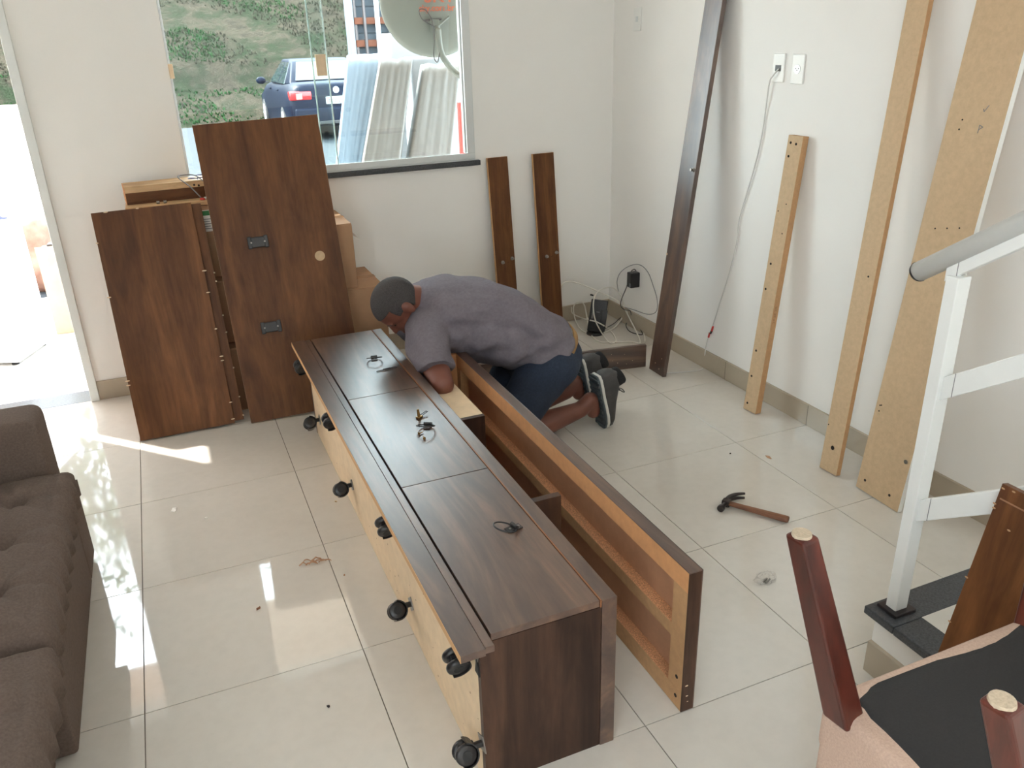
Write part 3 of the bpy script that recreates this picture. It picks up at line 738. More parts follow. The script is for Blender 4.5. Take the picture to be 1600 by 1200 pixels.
W(MB().box((PX0, PY1-0.064, 0.060), (PX1-0.004, PY1-0.003, PH-0.062)), 'end_rail', 'mdf_edge', tp, False, 0.0006)
q = MB()
for z_ in (0.099, 0.036): q.cyl((PX0-0.0006, PY0+0.027, z_), (PX0+0.002, PY0+0.027, z_), 0.006, None, 12)
S(q, 'dowel_hole', 'black_hole', e1)['kind'] = 'stuff'
W(MB().box((PX0, PY0, PH-0.003), (PX1, PY1, PH)), 'top_edge', 'rack_laminate_1', tp, False, 0.0008)
q = W(MB().box((PX0, PY0, 0.0), (PX1, PY0+0.003, PH-0.003)), 'end_edge', 'rack_side', tp, False, 0.0008)
g_ = MB()
for x, z_, rr in ((1.325, 0.05, 0.004), (1.322, 0.085, 0.005), (1.328, 0.03, 0.003)): g_.ell((x, PY0, z_), (rr, 0.0008, rr*0.5), None, 8, 4)
S(g_, 'chip', 'mdf_pale', q)['kind'] = 'stuff'
W(MB().box((PX0, PY1-0.003, 0.0), (PX1, PY1, PH-0.003)), 'end_edge', 'rack_side', tp)
W(MB().box((PX1, PY0, 0.0), (PX1+0.003, PY1, PH)), 'outer_face', 'rack_laminate_1', tp, False, 0.0008)
W(MB().box((1.256, 0.495, 0.0), (1.3078, 0.515, 0.436)), 'end_block', 'mdf_warm', tp, False, 0.001)
p = at(935, 797, 0, PX0+0.03)
W(MB().tube([(PX1-0.0045, p.y, 0.382), (PX1-0.0046, p.y-0.004, 0.366), (PX1-0.0046, p.y-0.004, 0.35)], 0.0012, 6), 'crack', 'black_hole', tp)
# ------------------------------------------------------------------ sofa
def cushion(name, x0, x1, y0, y1, z0, z1, tufts, parent, nx=110, ny=104, r=0.05, seed=0):
    rs = random.Random(seed); ph = rs.random()*6
    vs_, fs = [], []
    def top(x, y):
        e = min(x-x0, x1-x, y-y0, y1-y); z = z1
        if e < r: z -= r - sqrt(max(0, r*r-(r-e)**2))
        z += 0.022*min(1, e/0.16)
        if abs(e-0.045) < 0.012: z -= 0.008*(1-abs(e-0.045)/0.012)          # seam
        if e < 0.05:
            s_ = y if (x1-x < 0.05 or x-x0 < 0.05) else x
            z += 0.0045*sin(s_*95+ph)*sin(s_*31)*(1-e/0.06)
        for tx, ty in tufts:
            dx, dy = x-tx, y-ty; d = sqrt(dx*dx+dy*dy)+1e-5
            if d < 0.34:
                a = math.atan2(dy, dx)
                z -= 0.036*math.exp(-(d/0.03)**2) + 0.016*math.exp(-d/0.08)
                z += 0.011*math.exp(-((d-0.08)/0.07)**2)*abs(cos(3.5*a+ty*20))
        return z
    xs = [x0+(x1-x0)*i/nx for i in range(nx+1)]
    ys = [y0+(y1-y0)*j/ny for j in range(ny+1)]
    for x in xs:
        for y in ys:
            e = min(x-x0, x1-x, y-y0, y1-y)
            wob = 0.006*sin((y if (x1-x < 1e-6) else x)*70+ph) if e < 1e-6 else 0
            vs_.append((x+(wob if x1-x < 1e-6 else 0), y, max(top(x, y), z0+0.02)))
    for i in range(nx):
        for j in range(ny):
            a = i*(ny+1)+j; fs.append((a, a+ny+1, a+ny+2, a+1))
    per = [i*(ny+1) for i in range(nx+1)] + [nx*(ny+1)+j for j in range(1, ny+1)] + [i*(ny+1)+ny for i in range(nx-1, -1, -1)] + [j for j in range(ny-1, 0, -1)]
    base = len(vs_)
    for k in per: v = vs_[k]; vs_.append((v[0], v[1], z0))
    for k in range(len(per)):
        k2 = (k+1) % len(per); fs.append((per[k], per[k2], base+k2, base+k))
    fs.append(tuple(range(base, base+len(per)))[::-1])
    q = MB(); q.add(vs_, fs)
    return W(q, name, 'sofa_fabric', parent, True)
sf = thing('sofa', 'brown grey fabric sofa with tufted seat cushions along the left side', 'sofa', (-0.6, -0.9, 0))
def soft(name, a, b, bev=0.03): return W(MB().box(a, b), name, 'sofa_fabric', sf, True, bev, 4)
soft('arm', (-1.15, 0.095, 0.03), (-0.185, 0.285, 0.615), 0.035)
soft('arm', (-1.15, -2.45, 0.03), (-0.185, -2.27, 0.615), 0.035)
soft('back', (-1.185, -2.265, 0.03), (-0.95, 0.09, 0.85), 0.05)
soft('seat_base', (-0.945, -0.70, 0.02), (-0.150, 0.09, 0.345), 0.012)
soft('arm_front', (-0.21, 0.088, 0.02), (-0.150, 0.282, 0.34), 0.012)
soft('seat_base', (-0.945, -1.56, 0.02), (-0.200, -0.71, 0.345), 0.012)
soft('seat_base', (-0.945, -2.262, 0.02), (-0.200, -1.565, 0.345), 0.012)
cushion('seat_cushion', -0.95, -0.118, -0.775, 0.085, 0.346, 0.452, [(-0.26, -0.10), (-0.265, -0.33), (-0.26, -0.56), (-0.5, -0.2), (-0.5, -0.45), (-0.74, -0.1), (-0.74, -0.33), (-0.74, -0.56)], sf, seed=1)
cushion('seat_cushion', -0.95, -0.105, -1.56, -0.800, 0.346, 0.452, [(-0.26, -1.02), (-0.265, -1.26), (-0.5, -1.1), (-0.5, -1.35)], sf, seed=2)
cushion('seat_cushion', -0.95, -0.12, -2.262, -1.59, 0.346, 0.452, [(-0.26, -1.8), (-0.265, -2.05)], sf, 50, 50, seed=3)

# ------------------------------------------------------------------ chair upside down
ch = thing('dining_chair', 'upside-down upholstered chair with dark wooden legs beside the stairs', 'chair', (1.45, -1.93, 0))
zu = 0.552
W(MB().box((1.228, -2.19, zu-0.13), (1.80, -1.715, zu-0.010)), 'seat', 'seat_fabric', ch, True, 0.02, 3)
W(MB().box((1.2275, -2.185, 0.0), (1.275, -1.72, zu-0.05)), 'backrest', 'seat_fabric', ch, True, 0.02, 3)
q = MB(); n = 14; vs_ = []; fs = []
X0_, X1_, Ya, Yb = 1.246, 1.785, -2.172, -1.733
for i in range(n+1):
    for j in range(n+1):
        x = X0_+(X1_-X0_)*i/n; y = Ya+(Yb-Ya)*j/n
        if i == 0: x += 0.012*sin(pi*j/n)
        if j == n: y -= 0.006*sin(pi*i/n)
        vs_.append((x, y, zu-0.0105+0.006*min(1,3*sin(pi*i/n))*min(1,3*sin(pi*j/n))+0.0015*sin(9*i/n+5*j/n)))
for i in range(n):
    for j in range(n): a = i*(n+1)+j; fs.append((a, a+n+1, a+n+2, a+1))
q.add(vs_, fs)
o = W(q, 'dust_cover', 'dust_cover', ch, True)
md = o.modifiers.new('thick', 'SOLIDIFY'); md.thickness = 0.003
for (b0, t0) in (((1.243, -1.762, zu-0.03), (1.150, -1.700, 0.897)), ((1.232, -2.150, zu-0.03), (1.119, -2.085, 0.897)),
                 ((1.745, -1.745, zu-0.03), (1.800, -1.700, 0.897)), ((1.745, -2.150, zu-0.03), (1.800, -2.110, 0.897))):
    o = W(MB().frustum(b0, t0, (1, 0.15, 0), (-0.15, 1, 0), (0.0265, 0.0265), (0.0195, 0.0195)), 'leg', 'leg_wood', ch, False, 0.006, 3)
    S(MB().cyl((t0[0], t0[1], t0[2]-0.002), (t0[0], t0[1], t0[2]+0.004), 0.017, 0.0155, 20), 'felt_pad', 'felt', o)

# dark board propped on the railing
A = at(1566, 755, 0, 1.882); Bp = at(1465, 1020, 1, A.y)
d = (A-Bp).normalized(); foot = A - d*(A.z/d.z)
r = thing('chipped_board', 'dark board with chipped corner propped against the stair railing', 'board')
x = Vector((0, -1, 0)); x = (x - d*x.dot(d)).normalized(); y = d.cross(x)
m_ = Matrix((x, y, d)).transposed().to_4x4(); m_.translation = foot; r.matrix_basis = m_
LB = (A-foot).length
two_tone('panel', 0.34, 0.02, LB, 'laminate_2', 'laminate_2', r)
q = MB()
for x_, z_ in ((0.006, LB-0.01), (0.0, LB-0.05), (0.002, LB-0.06), (0.03, LB-0.006), (0.0, LB-0.24), (0.0, LB-0.36), (0.1, LB-0.002), (0.05, LB-0.09)):
    q.ell((x_, 0.0, z_), (0.0045, 0.0012, 0.0022), None, 8, 4)
q.build('chip', 'chip_wood', r)['kind'] = 'stuff'
MB().box((0.008, -0.002, LB-0.035), (0.32, 0.0005, LB-0.032)).build('groove', 'cardboard_dark', r)

# ------------------------------------------------------------------ hammer
hm = thing('claw_hammer', 'claw hammer with worn wooden handle lying on the tiles', 'hammer')
h0, h1 = at(1140, 787, 2, 0.016), at(1232, 813, 2, 0.014)
ax = (h1-h0); ax.z = 0; LH = ax.length; ax.normalize(); sd = Vector((0, 0, 1)).cross(ax)
hm.matrix_basis = Matrix((ax, sd, Vector((0, 0, 1)))).transposed().to_4x4(); hm.matrix_basis = Matrix.Translation((h0.x, h0.y, 0)) @ hm.matrix_basis
n = 14; q = MB(); vs_ = []; fs = []
prof = [(-0.012, 0.008, 0.012), (0.015, 0.0085, 0.0125), (0.05, 0.009, 0.012), (0.12, 0.0105, 0.014), (0.2, 0.012, 0.0155), (LH-0.004, 0.012, 0.0155), (LH, 0.010, 0.013)]
for (x_, a, b_) in prof:
    for k in range(n): t_ = 2*pi*k/n; vs_.append((x_, b_*cos(t_), 0.0165+a*sin(t_)))
for i in range(len(prof)-1):
    for k in range(n): fs.append((i*n+k, i*n+(k+1) % n, (i+1)*n+(k+1) % n, (i+1)*n+k))
fs += [tuple(range(n))[::-1], tuple(range((len(prof)-1)*n, len(prof)*n))]
q.add(vs_, fs); q.build('handle', 'handle_wood', hm, True)
hd = MB().box((-0.028, -0.013, 0.003), (0.002, 0.015, 0.029)).build('head', 'dark_steel', hm, False, 0.004, 3)
q = MB(); q.cyl((-0.014, -0.012, 0.0165), (-0.016, -0.04, 0.0165), 0.009, 0.0085, 16); q.cyl((-0.016, -0.04, 0.0165), (-0.0165, -0.055, 0.0165), 0.0135, 0.0135, 18)
q.build('poll', 'dark_steel', hd, False, 0.002)
for s_ in (-1, 1):
    pts = spline([(-0.016, 0.008, 0.0165+s_*0.004), (-0.012, 0.04, 0.0165+s_*0.006), (0.004, 0.066, 0.0165+s_*0.008), (0.03, 0.084, 0.0165+s_*0.0095)], 5)
    MB().tube(pts, [0.011-0.0065*i/(len(pts)-1) for i in range(len(pts))], 8).build('claw', 'dark_steel', hd, True)

# ------------------------------------------------------------------ small litter on the floor
def flake(name, label, cat, u, v, sx, sy, mat, seed, h=0.004, group=None):
    rs = random.Random(seed); p = at(u, v, 2, 0.0); q = MB(); n = 9
    rim = [(sx*cos(2*pi*k/n)*rs.uniform(0.6, 1.1), sy*sin(2*pi*k/n)*rs.uniform(0.6, 1.1)) for k in range(n)]
    vs_ = [(x, y, 0.0003) for x, y in rim] + [(x*0.96, y*0.96, 0.001+h*rs.random()) for x, y in rim] + [(0, 0, h*0.9)]
    q.add(vs_, [(k, (k+1) % n, n+(k+1) % n, n+k) for k in range(n)] + [(n+k, n+(k+1) % n, 2*n) for k in range(n)] + [tuple(range(n))[::-1]])
    o = q.build(name, mat); o.location = (p.x, p.y, 0); o.rotation_euler = (0, 0, rs.random()*3)
    return tag(o, label, cat, group)
sh = thing('wood_shaving', 'curled brown veneer shaving on the tiles left of the cabinet', 'wood shaving', at(487, 877, 2, 0))
rs = random.Random(4)
for k in range(7):
    a = rs.uniform(-0.5, 0.5); l = rs.uniform(0.025, 0.05); q = MB(); w_ = rs.uniform(0.004, 0.008); pp = []
    for i in range(7):
        t_ = i/6; x = -0.045+0.012*k*0.9+l*t_*cos(a); y = -0.012+0.02*sin(k*1.9)*0.5+l*t_*sin(a); z_ = 0.002+0.012*sin(pi*t_)*rs.uniform(0.5, 1)
        pp += [(x, y-w_/2, z_), (x, y+w_/2, z_+0.001), (x, y+w_/2, z_+0.0018), (x, y-w_/2, z_+0.0008)]
    fs = [(4*i+c_, 4*i+(c_+1) % 4, 4*i+4+(c_+1) % 4, 4*i+4+c_) for i in range(6) for c_ in range(4)] + [(0, 1, 2, 3), (24, 27, 26, 25)]
    q.add(pp, fs).build('curl', 'shaving', sh)
flake('wood_chip', 'small tan wood chip on the tiles between sofa and cabinet', 'wood chip', 404, 951, 0.011, 0.005, 'handle_wood', 1, 0.006)
flake('wood_chip', 'flat pinkish veneer scrap on the tiles behind the hammer', 'wood chip', 1201, 715, 0.018, 0.008, 'shaving', 2, 0.003)
flake('plaster_crumb', 'white crumbs on the tiles in front of the short brown board', 'crumb', 272, 797, 0.02, 0.012, 'paper', 3, 0.004)
flake('plaster_crumb', 'single tiny white crumb right of the white crumbs', 'crumb', 322, 809, 0.006, 0.005, 'paper', 5, 0.003)
flake('wood_chip', 'tiny dark chip beside the cabinet near its middle caster', 'wood chip', 538, 899, 0.005, 0.003, 'shaving', 6, 0.003)
flake('wood_chip', 'dark crumb on the tiles towards the camera, left of the nearest caster', 'wood chip', 513, 1104, 0.006, 0.005, 'dark_steel', 8, 0.004)
flake('wood_chip', 'tiny tan crumb next to the second lower caster', 'wood chip', 525, 784, 0.006, 0.005, 'mdf', 9, 0.005)
flake('wood_chip', 'dark speck on the floor between the knee and the hammer', 'wood chip', 1141, 709, 0.005, 0.003, 'black_hole', 10, 0.004)
bgp = at(1196, 910, 2, 0); bgp.z = 0
pb = thing('plastic_bag', 'crumpled clear plastic bag with fittings on the tiles', 'plastic bag', bgp)
bm = bmesh.new(); bmesh.ops.create_icosphere(bm, subdivisions=3, radius=1.0); rs = random.Random(3)
from mathutils import noise as mn
for v_ in bm.verts:
    k = 1+0.45*mn.noise(v_.co*2.3); v_.co = Vector((v_.co.x*0.036*k, v_.co.y*0.026*k, max(0.0008, 0.016+v_.co.z*0.017*k)))
me = bpy.data.meshes.new('film'); bm.to_mesh(me); bm.free(); obj('film', me, 'clear_bag', pb)
for k in range(4):
    a = k*1.4; MB().cyl((0.008*cos(a), 0.006*sin(a), 0.003), (0.008*cos(a)+0.012, 0.006*sin(a)+0.003, 0.006), 0.003, None, 8).build('fitting', 'steel', pb)

# ------------------------------------------------------------------ switch plates, sockets, cable
def plate(label, u, v, cat, rocker, group='white wall plates'):
    p = at(u, v, 0, 2.795); r = thing('wall_plate', label, cat, (2.795, p.y, p.z), group=group)
    MB().box((-0.007, -0.037, -0.058), (0, 0.037, 0.058)).build('cover', 'white_plastic', r, False, 0.004, 3)
    if rocker == 'switch': MB().box((-0.010, -0.010, -0.014), (-0.006, 0.010, 0.014)).build('rocker', 'aluminium', r, False, 0.001)
    elif rocker == 'jack': MB().box((-0.009, -0.018, -0.013), (-0.006, 0.018, 0.011)).build('insert', 'black_plastic', r, False, 0.001)
    else:
        MB().cyl((-0.009, 0.0, 0), (-0.006, 0, 0), 0.018, None, 20).build('insert', 'aluminium', r)
        for dy in (-0.008, 0, 0.008): MB().cyl((-0.0095, dy, -0.004 if dy == 0 else 0.002), (-0.0088, dy, -0.004 if dy == 0 else 0.002), 0.0028, None, 8).build('pin_hole', 'black_hole', r)
    return r
plate('white switch plate high on the wall near the corner', 997, 30, 'switch', 'switch')
plate('white wall plate with a black jack and a cable hanging from it', 1218, 106, 'wall plate', 'jack')
plate('white socket plate without a cable, right of the cabled one', 1248, 108, 'socket', 'socket')
cb2 = thing('wall_cable', 'thin white cable hanging from the wall plate down to the floor', 'cable', at(1218, 107, 0, 2.78))
pts = []
for u, v, X in ((1217, 107, 2.785), (1208, 118, 2.775), (1202, 130, 2.78), (1196, 175, 2.788), (1190, 215, 2.788), (1178, 265, 2.788), (1160, 325, 2.788), (1154, 350, 2.788), (1152, 375, 2.788), (1140, 425, 2.788), (1126, 470, 2.788), (1114, 508, 2.788), (1107, 526, 2.786), (1102, 548, 2.778)): pts.append(at(u, v, 0, X))
for u, v in ((1100, 570), (1094, 578), (1070, 581), (1042, 583)): p = at(u, v, 2, 0.004); pts.append(p)
sp_ = spline(pts, 6)
W(MB().tube(sp_, 0.0032, 7), 'cord', 'wall_cord', cb2, True)
for u, v in ((1114, 510), (1109, 520)):
    p = at(u, v, 0, 2.787); p2 = at(u-2, v+7, 0, 2.787); W(MB().cyl(p, p2, 0.0052, None, 10), 'splice', 'red_plastic', cb2)
p = at(1112, 517, 0, 2.787); p2 = at(1110, 521, 0, 2.787); W(MB().cyl(p, p2, 0.0055, None, 10), 'splice', 'black_rubber', cb2)

# power adapter, router, loose cables in the corner
pa = thing('power_adapter', 'black power adapter plugged into the low socket in the corner', 'power adapter', (2.795, 1.485, 0.315))
MB().box((-0.062, -0.026, -0.045), (-0.001, 0.026, 0.045)).build('body', 'black_plastic', pa, False, 0.006, 3)
MB().box((-0.0625, -0.022, -0.038), (-0.062, -0.008, -0.016)).build('rating_label', 'grey_cable', pa)
rt = thing('router', 'black router standing upright among loose cables on the floor', 'router', (2.535, 1.53, 0), (0, 0, radians(-28)))
mt = Matrix.Rotation(radians(-12), 4, 'X') @ Matrix.Rotation(radians(8), 4, 'Y')
q = MB().box((-0.05, -0.014, 0.012), (0.05, 0.014, 0.205), mt); bd = q.build('case', 'black_plastic', rt, False, 0.006, 3)
MB().box((-0.035, -0.0146, 0.09), (-0.028, -0.0138, 0.14), mt).build('light_strip', 'grey_cable', bd)
MB().box((-0.012, -0.0146, 0.13), (0.008, -0.0138, 0.134), mt).build('logo_mark', 'grey_cable', bd)
MB().lathe([(0.002, 0), (0.05, 0), (0.052, 0.006), (0.045, 0.014), (0.002, 0.016)], 28).build('foot', 'black_plastic', rt, True)
MB().box((0.02, -0.022, 0.02), (0.055, 0.022, 0.15), mt).build('side_panel', 'black_plastic', rt, False, 0.004)
def cable(name, label, mat, r_, pix, part='cord', n_=6):
    pts = [at(u, v, a, val) for (u, v, a, val) in pix]
    o = thing(name, label, 'cable', pts[0]); W(MB().tube(spline(pts, n_), r_, 7), part, mat, o, True); return o
cable('white_cable', 'thick white cable looping around the router on the floor', 'white_cable', 0.0042,
  [(876,458,1,1.72),(880,443,1,1.74),(893,440,1,1.75),(915,447,1,1.70),(940,458,1,1.66),(965,470,1,1.62),(974,485,2,0.06),(970,500,2,0.02),(955,515,2,0.006),(932,522,2,0.005),(910,517,2,0.005),(899,500,2,0.02),(896,480,2,0.10),(903,472,2,0.13),(912,475,2,0.11),(917,495,2,0.05),(922,520,2,0.006),(935,533,2,0.005),(955,535,2,0.005),(985,534,2,0.005),(1000,536,2,0.005),(995,520,2,0.012),(985,500,2,0.05),(975,480,2,0.10)])
cable('white_cable', 'second white cable arching over the router and down past its front', 'white_cable', 0.0040,
  [(893,480,2,0.10),(895,490,2,0.05),(912,498,2,0.02),(932,503,2,0.13),(948,512,2,0.02),(958,522,2,0.005),(962,533,2,0.005),(953,536,2,0.005),(942,523,2,0.005),(930,500,1,1.46),(927,475,1,1.48),(932,458,1,1.55),(945,450,1,1.6),(960,451,1,1.64),(972,465,1,1.64),(975,480,2,0.12)])
cable('white_cable', 'thin white cable curling up the corner around the power adapter', 'grey_cable', 0.0022,
  [(967,458,0,2.775),(964,440,0,2.780),(970,425,0,2.785),(985,415,0,2.788),(1000,414,0,2.788),(1012,425,0,2.788),(1020,445,0,2.788),(1027,470,0,2.786),(1025,487,0,2.775),(1012,491,0,2.765),(990,484,0,2.765),(975,480,0,2.765)])
cable('white_cable', 'short white cable end with a clear plug beside the corner skirting', 'white_cable', 0.0040,
  [(978,484,0,2.75),(985,497,2,0.03),(992,508,2,0.012),(1003,515,2,0.008),(1007,525,2,0.006),(1008,534,2,0.005)])
cable('adapter_cable', 'black adapter cable running from the power adapter to the router', 'black_rubber', 0.0026,
  [(994,423,0,2.77),(990,421,0,2.76),(984,428,0,2.76),(979,448,0,2.765),(971,468,0,2.765),(970,478,0,2.755),(976,484,0,2.75),(985,486,0,2.74),(985,498,2,0.03),(978,507,2,0.01),(983,517,2,0.006),(995,522,2,0.006),(1004,522,2,0.006),(998,512,2,0.02),(982,498,2,0.03),(972,495,2,0.03),(960,505,2,0.01),(948,512,2,0.006),(940,518,2,0.012)])
tv = thing('cable_stub', 'short black cable stub sticking out of the wall above the router', 'cable', at(926, 462, 1, 1.815))
p = at(926, 462, 1, 1.80); W(MB().cyl((p.x, 1.824, p.z), (p.x-0.004, 1.79, p.z+0.006), 0.006, 0.005, 10), 'plug', 'black_rubber', tv)
# ------------------------------------------------------------------ outside: ground, hill, boundary wall
gd = struct(box('ground', (-30, 1.99, -0.2), (45, 19.0, -0.06), 'asphalt'))
struct(box('porch_floor', (-3.2, 1.99, -0.06), (4.5, 4.2, -0.03), 'concrete'))
def hill_z(x, y):
    w_ = 0.15*sin(x*0.5)+0.1*sin(x*1.3+1)
    if y < 18.6: return -0.06
    a = y-18.6
    if a < 1.6: z_ = -0.06+0.42*a
    elif a < 2.05: z_ = 0.61+1.35*(a-1.6)
    else: z_ = 1.22+0.5*(a-2.05)
    if a > 6: z_ = 1.22+0.5*3.95+0.62*(a-6)
    z_ = min(z_, 5.2+0.25*(a-12) if a > 12 else z_)
    return z_ + w_*min(1, a/3) + 0.10*mn.noise(Vector((x*0.9, y*0.9, 0)))*min(1, a)
q = MB(); xs = [-14+0.5*i for i in range(85)]; ys = [18.4+0.25*j for j in range(20)] + [23.4+0.8*j for j in range(16)]
q.add([(x, y, hill_z(x, y)) for x in xs for y in ys], [(i*len(ys)+j, (i+1)*len(ys)+j, (i+1)*len(ys)+j+1, i*len(ys)+j+1) for i in range(len(xs)-1) for j in range(len(ys)-1)])
hl = struct(q.build('hillside', 'hill_earth', None, True))
rs = random.Random(11)
def grass(name, label, mat, n, cond, hmin, hmax):
    q = MB(); k = 0
    while k < n:
        x, y = rs.uniform(-3, 9), rs.uniform(18.7, 27)
        if not cond(x, y): continue
        z_ = hill_z(x, y); k += 1
        for b_ in range(4):
            a = rs.uniform(0, 6.3); h = rs.uniform(hmin, hmax); lx, ly = cos(a)*h*0.7, sin(a)*h*0.7; w_ = h*0.28
            q.add([(x-w_*sin(a), y+w_*cos(a), z_-0.01), (x+w_*sin(a), y-w_*cos(a), z_-0.01), (x+lx, y+ly, z_+h)], [(0, 1, 2)])
    o = q.build(name, mat, None, False, 0, 2, False); return tag(o, label, 'grass', None, 'stuff')
grass('green_grass', 'short green plants growing in patches on the bank behind the car', 'grass_green', 6000,
      lambda x, y: (y < 20.2 and mn.noise(Vector((x*0.8, y*0.8, 3))) > -0.15) or (y > 20.7 and mn.noise(Vector((x*0.45, y*0.45, 7))) > 0.12), 0.025, 0.075)
grass('dry_grass', 'dry pale grass on the upper bank', 'grass_dry', 5000, lambda x, y: y > 20.6 and mn.noise(Vector((x*0.5, y*0.5, 17))) > -0.05, 0.025, 0.08)
o = box('boundary_wall', (-9.0, 6.2, -0.06), (-0.35, 6.4, 1.22), 'cream_render', None, 0.01)
tag(o, 'cream rendered boundary wall outside the open door', 'wall'); 

# a tree beyond the boundary wall
tree = thing('tree', 'leafy green tree standing beyond the boundary wall outside the door', 'tree', (-1.6, 8.6, -0.06))
tk = spline([(0, 0, 0), (0.06, 0.03, 1.0), (-0.04, 0, 2.0), (0.05, 0.05, 3.0), (0.0, 0.0, 4.0)], 4)
MB().tube(tk, [0.13-0.005*i for i in range(len(tk))], 10).build('trunk', 'bark', tree, True)
rt2 = random.Random(21)
for k in range(6):
    a = k*1.05+0.3; z_ = 2.0+0.3*k; e_ = (1.1*cos(a), 1.1*sin(a), z_+0.9)
    MB().tube(spline([(0, 0, z_), (0.5*cos(a), 0.5*sin(a), z_+0.5), e_], 4), [0.05-0.004*i for i in range(9)], 7).build('branch', 'bark', tree, True)
q = MB()
for k in range(3800):
    c_ = Vector((rt2.gauss(0, 0.62), rt2.gauss(0, 0.62), 3.9+rt2.gauss(0, 0.72))); a = Euler((rt2.uniform(0, 6), rt2.uniform(0, 6), rt2.uniform(0, 6))).to_matrix(); l = rt2.uniform(0.05, 0.10)
    q.add([c_+a @ Vector(p) for p in ((-l, 0, 0), (0, -l*0.4, 0), (l, 0, 0.01), (0, l*0.4, 0))], [(0, 1, 2, 3)])
q.build('foliage', 'leaf', tree, False, 0, 2, False)['kind'] = 'stuff'

# things outside the door
r = thing('appliance', 'white kitchen appliance standing outside the open door', 'appliance', (-0.85, 2.953, -0.03))
MB().box((-0.30, -0.20, 0.02), (0.30, 0.20, 0.80)).build('body', 'appliance', r, False, 0.012, 3)
MB().box((-0.28, -0.206, 0.1), (0.28, -0.20, 0.77)).build('door', 'appliance', r, False, 0.004)
for sx in (-1, 1):
    for sy in (-1, 1): MB().cyl((sx*0.25, sy*0.16, 0), (sx*0.25, sy*0.16, 0.022), 0.02, None, 12).build('foot', 'black_rubber', r)
r.rotation_euler = (0, 0, radians(-20.7))
r = thing('tall_carton', 'tall narrow open carton standing outside the door frame', 'box', (-0.40, 3.25, -0.03), (0, 0, radians(-6)))
MB().box((-0.085, -0.06, 0), (0.085, 0.14, 0.54)).build('body', 'cardboard_pale', r, False, 0.004)
MB().box((-0.085, -0.064, 0.50), (0.085, -0.06, 0.57)).build('flap', 'cardboard_pale', r)
MB().box((0.085, -0.06, 0.46), (0.10, 0.14, 0.54)).build('flap', 'cardboard', r)
MB().box((-0.03, 0.0, 0.54), (0.05, 0.08, 0.57)).build('contents', 'dark_steel', r, False, 0.004)
r = thing('small_carton', 'small carton lying on the ground behind the tall open carton', 'box', (-0.28, 3.75, -0.03), (0, 0, 0.3))
MB().box((-0.14, -0.1, 0), (0.14, 0.1, 0.26)).build('body', 'cardboard_dark', r, False, 0.004)
MB().box((-0.14, -0.02, 0.2602), (0.14, 0.02, 0.261)).build('tape', 'packing_tape', r)
def lump(name, label, cat, loc, sc, mat, seed):
    bm = bmesh.new(); bmesh.ops.create_icosphere(bm, subdivisions=4, radius=1.0)
    for v_ in bm.verts:
        k = 1+0.35*mn.noise(v_.co*1.9+Vector((seed, 0, 0)))+0.12*mn.noise(v_.co*5); v_.co = Vector((v_.co.x*sc[0]*k, v_.co.y*sc[1]*k, max(0, v_.co.z*sc[2]*k+sc[2]*0.5)))
    me = bpy.data.meshes.new(name); bm.to_mesh(me); bm.free(); o = obj(name, me, mat, None, True); o.location = loc
    return tag(o, label, cat)
lump('rubble_heap', 'terracotta rubble heap on the ground outside the door', 'rubble', (-0.78, 4.75, -0.06), (0.42, 0.30, 0.40), 'rubble', 2)
lump('crumpled_cloth', 'small terracotta cloth on the white appliance at the picture edge', 'cloth', (-0.80, 2.95, 0.77), (0.06, 0.06, 0.045), 'terracotta_cloth', 8)
r = thing('folding_frame', 'small blue metal frame lying on the appliance outside', 'frame', (-0.62, 2.93, 0.772))
q = MB()
for a, b_ in (((-0.07, 0, 0.006), (0.07, 0, 0.006)), ((-0.05, 0.05, 0.07), (0.03, 0.05, 0.07)), ((-0.06, 0, 0.006), (0.03, 0.05, 0.07)), ((0.05, 0, 0.006), (-0.05, 0.05, 0.07))): q.tube([a, b_], 0.006, 8)
q.build('tubes', 'blue_metal', r)

# ------------------------------------------------------------------ car
car = thing('car', 'dark blue sedan parked outside with its tail to the window', 'car', (3.64, 13.7, -0.06))
def sect(y, zb, zt, hwb, hwm, hwt, zm):       # one cross-section of the body, counter-clockwise
    return [(-hwb, y, zb), (hwb, y, zb), (hwm, y, (zb+zm)/2), (hwm, y, zm), (hwt, y, zt-0.05), (hwt-0.10, y, zt), (0, y, zt+0.012), (-hwt+0.10, y, zt), (-hwt, y, zt-0.05), (-hwm, y, zm), (-hwm, y, (zb+zm)/2)]
secs = [sect(0.0, 0.36, 0.96, 0.66, 0.76, 0.66, 0.72), sect(0.05, 0.28, 1.00, 0.74, 0.83, 0.72, 0.76), sect(0.18, 0.24, 1.03, 0.80, 0.875, 0.76, 0.8), sect(0.6, 0.22, 1.04, 0.84, 0.89, 0.80, 0.82),
        sect(1.4, 0.2, 1.00, 0.85, 0.89, 0.82, 0.82), sect(2.8, 0.2, 0.97, 0.85, 0.89, 0.82, 0.8), sect(3.5, 0.2, 0.95, 0.85, 0.885, 0.80, 0.76), sect(4.2, 0.22, 0.84, 0.8, 0.85, 0.72, 0.66), sect(4.55, 0.3, 0.72, 0.68, 0.74, 0.58, 0.6)]
n = len(secs[0]); q = MB(); q.add([p for s_ in secs for p in s_], [(i*n+k, i*n+(k+1) % n, (i+1)*n+(k+1) % n, (i+1)*n+k) for i in range(len(secs)-1) for k in range(n)] + [tuple(range(n))[::-1], tuple(range((len(secs)-1)*n, len(secs)*n))])
q.build('body', 'car_paint', car, True, 0.03, 2)
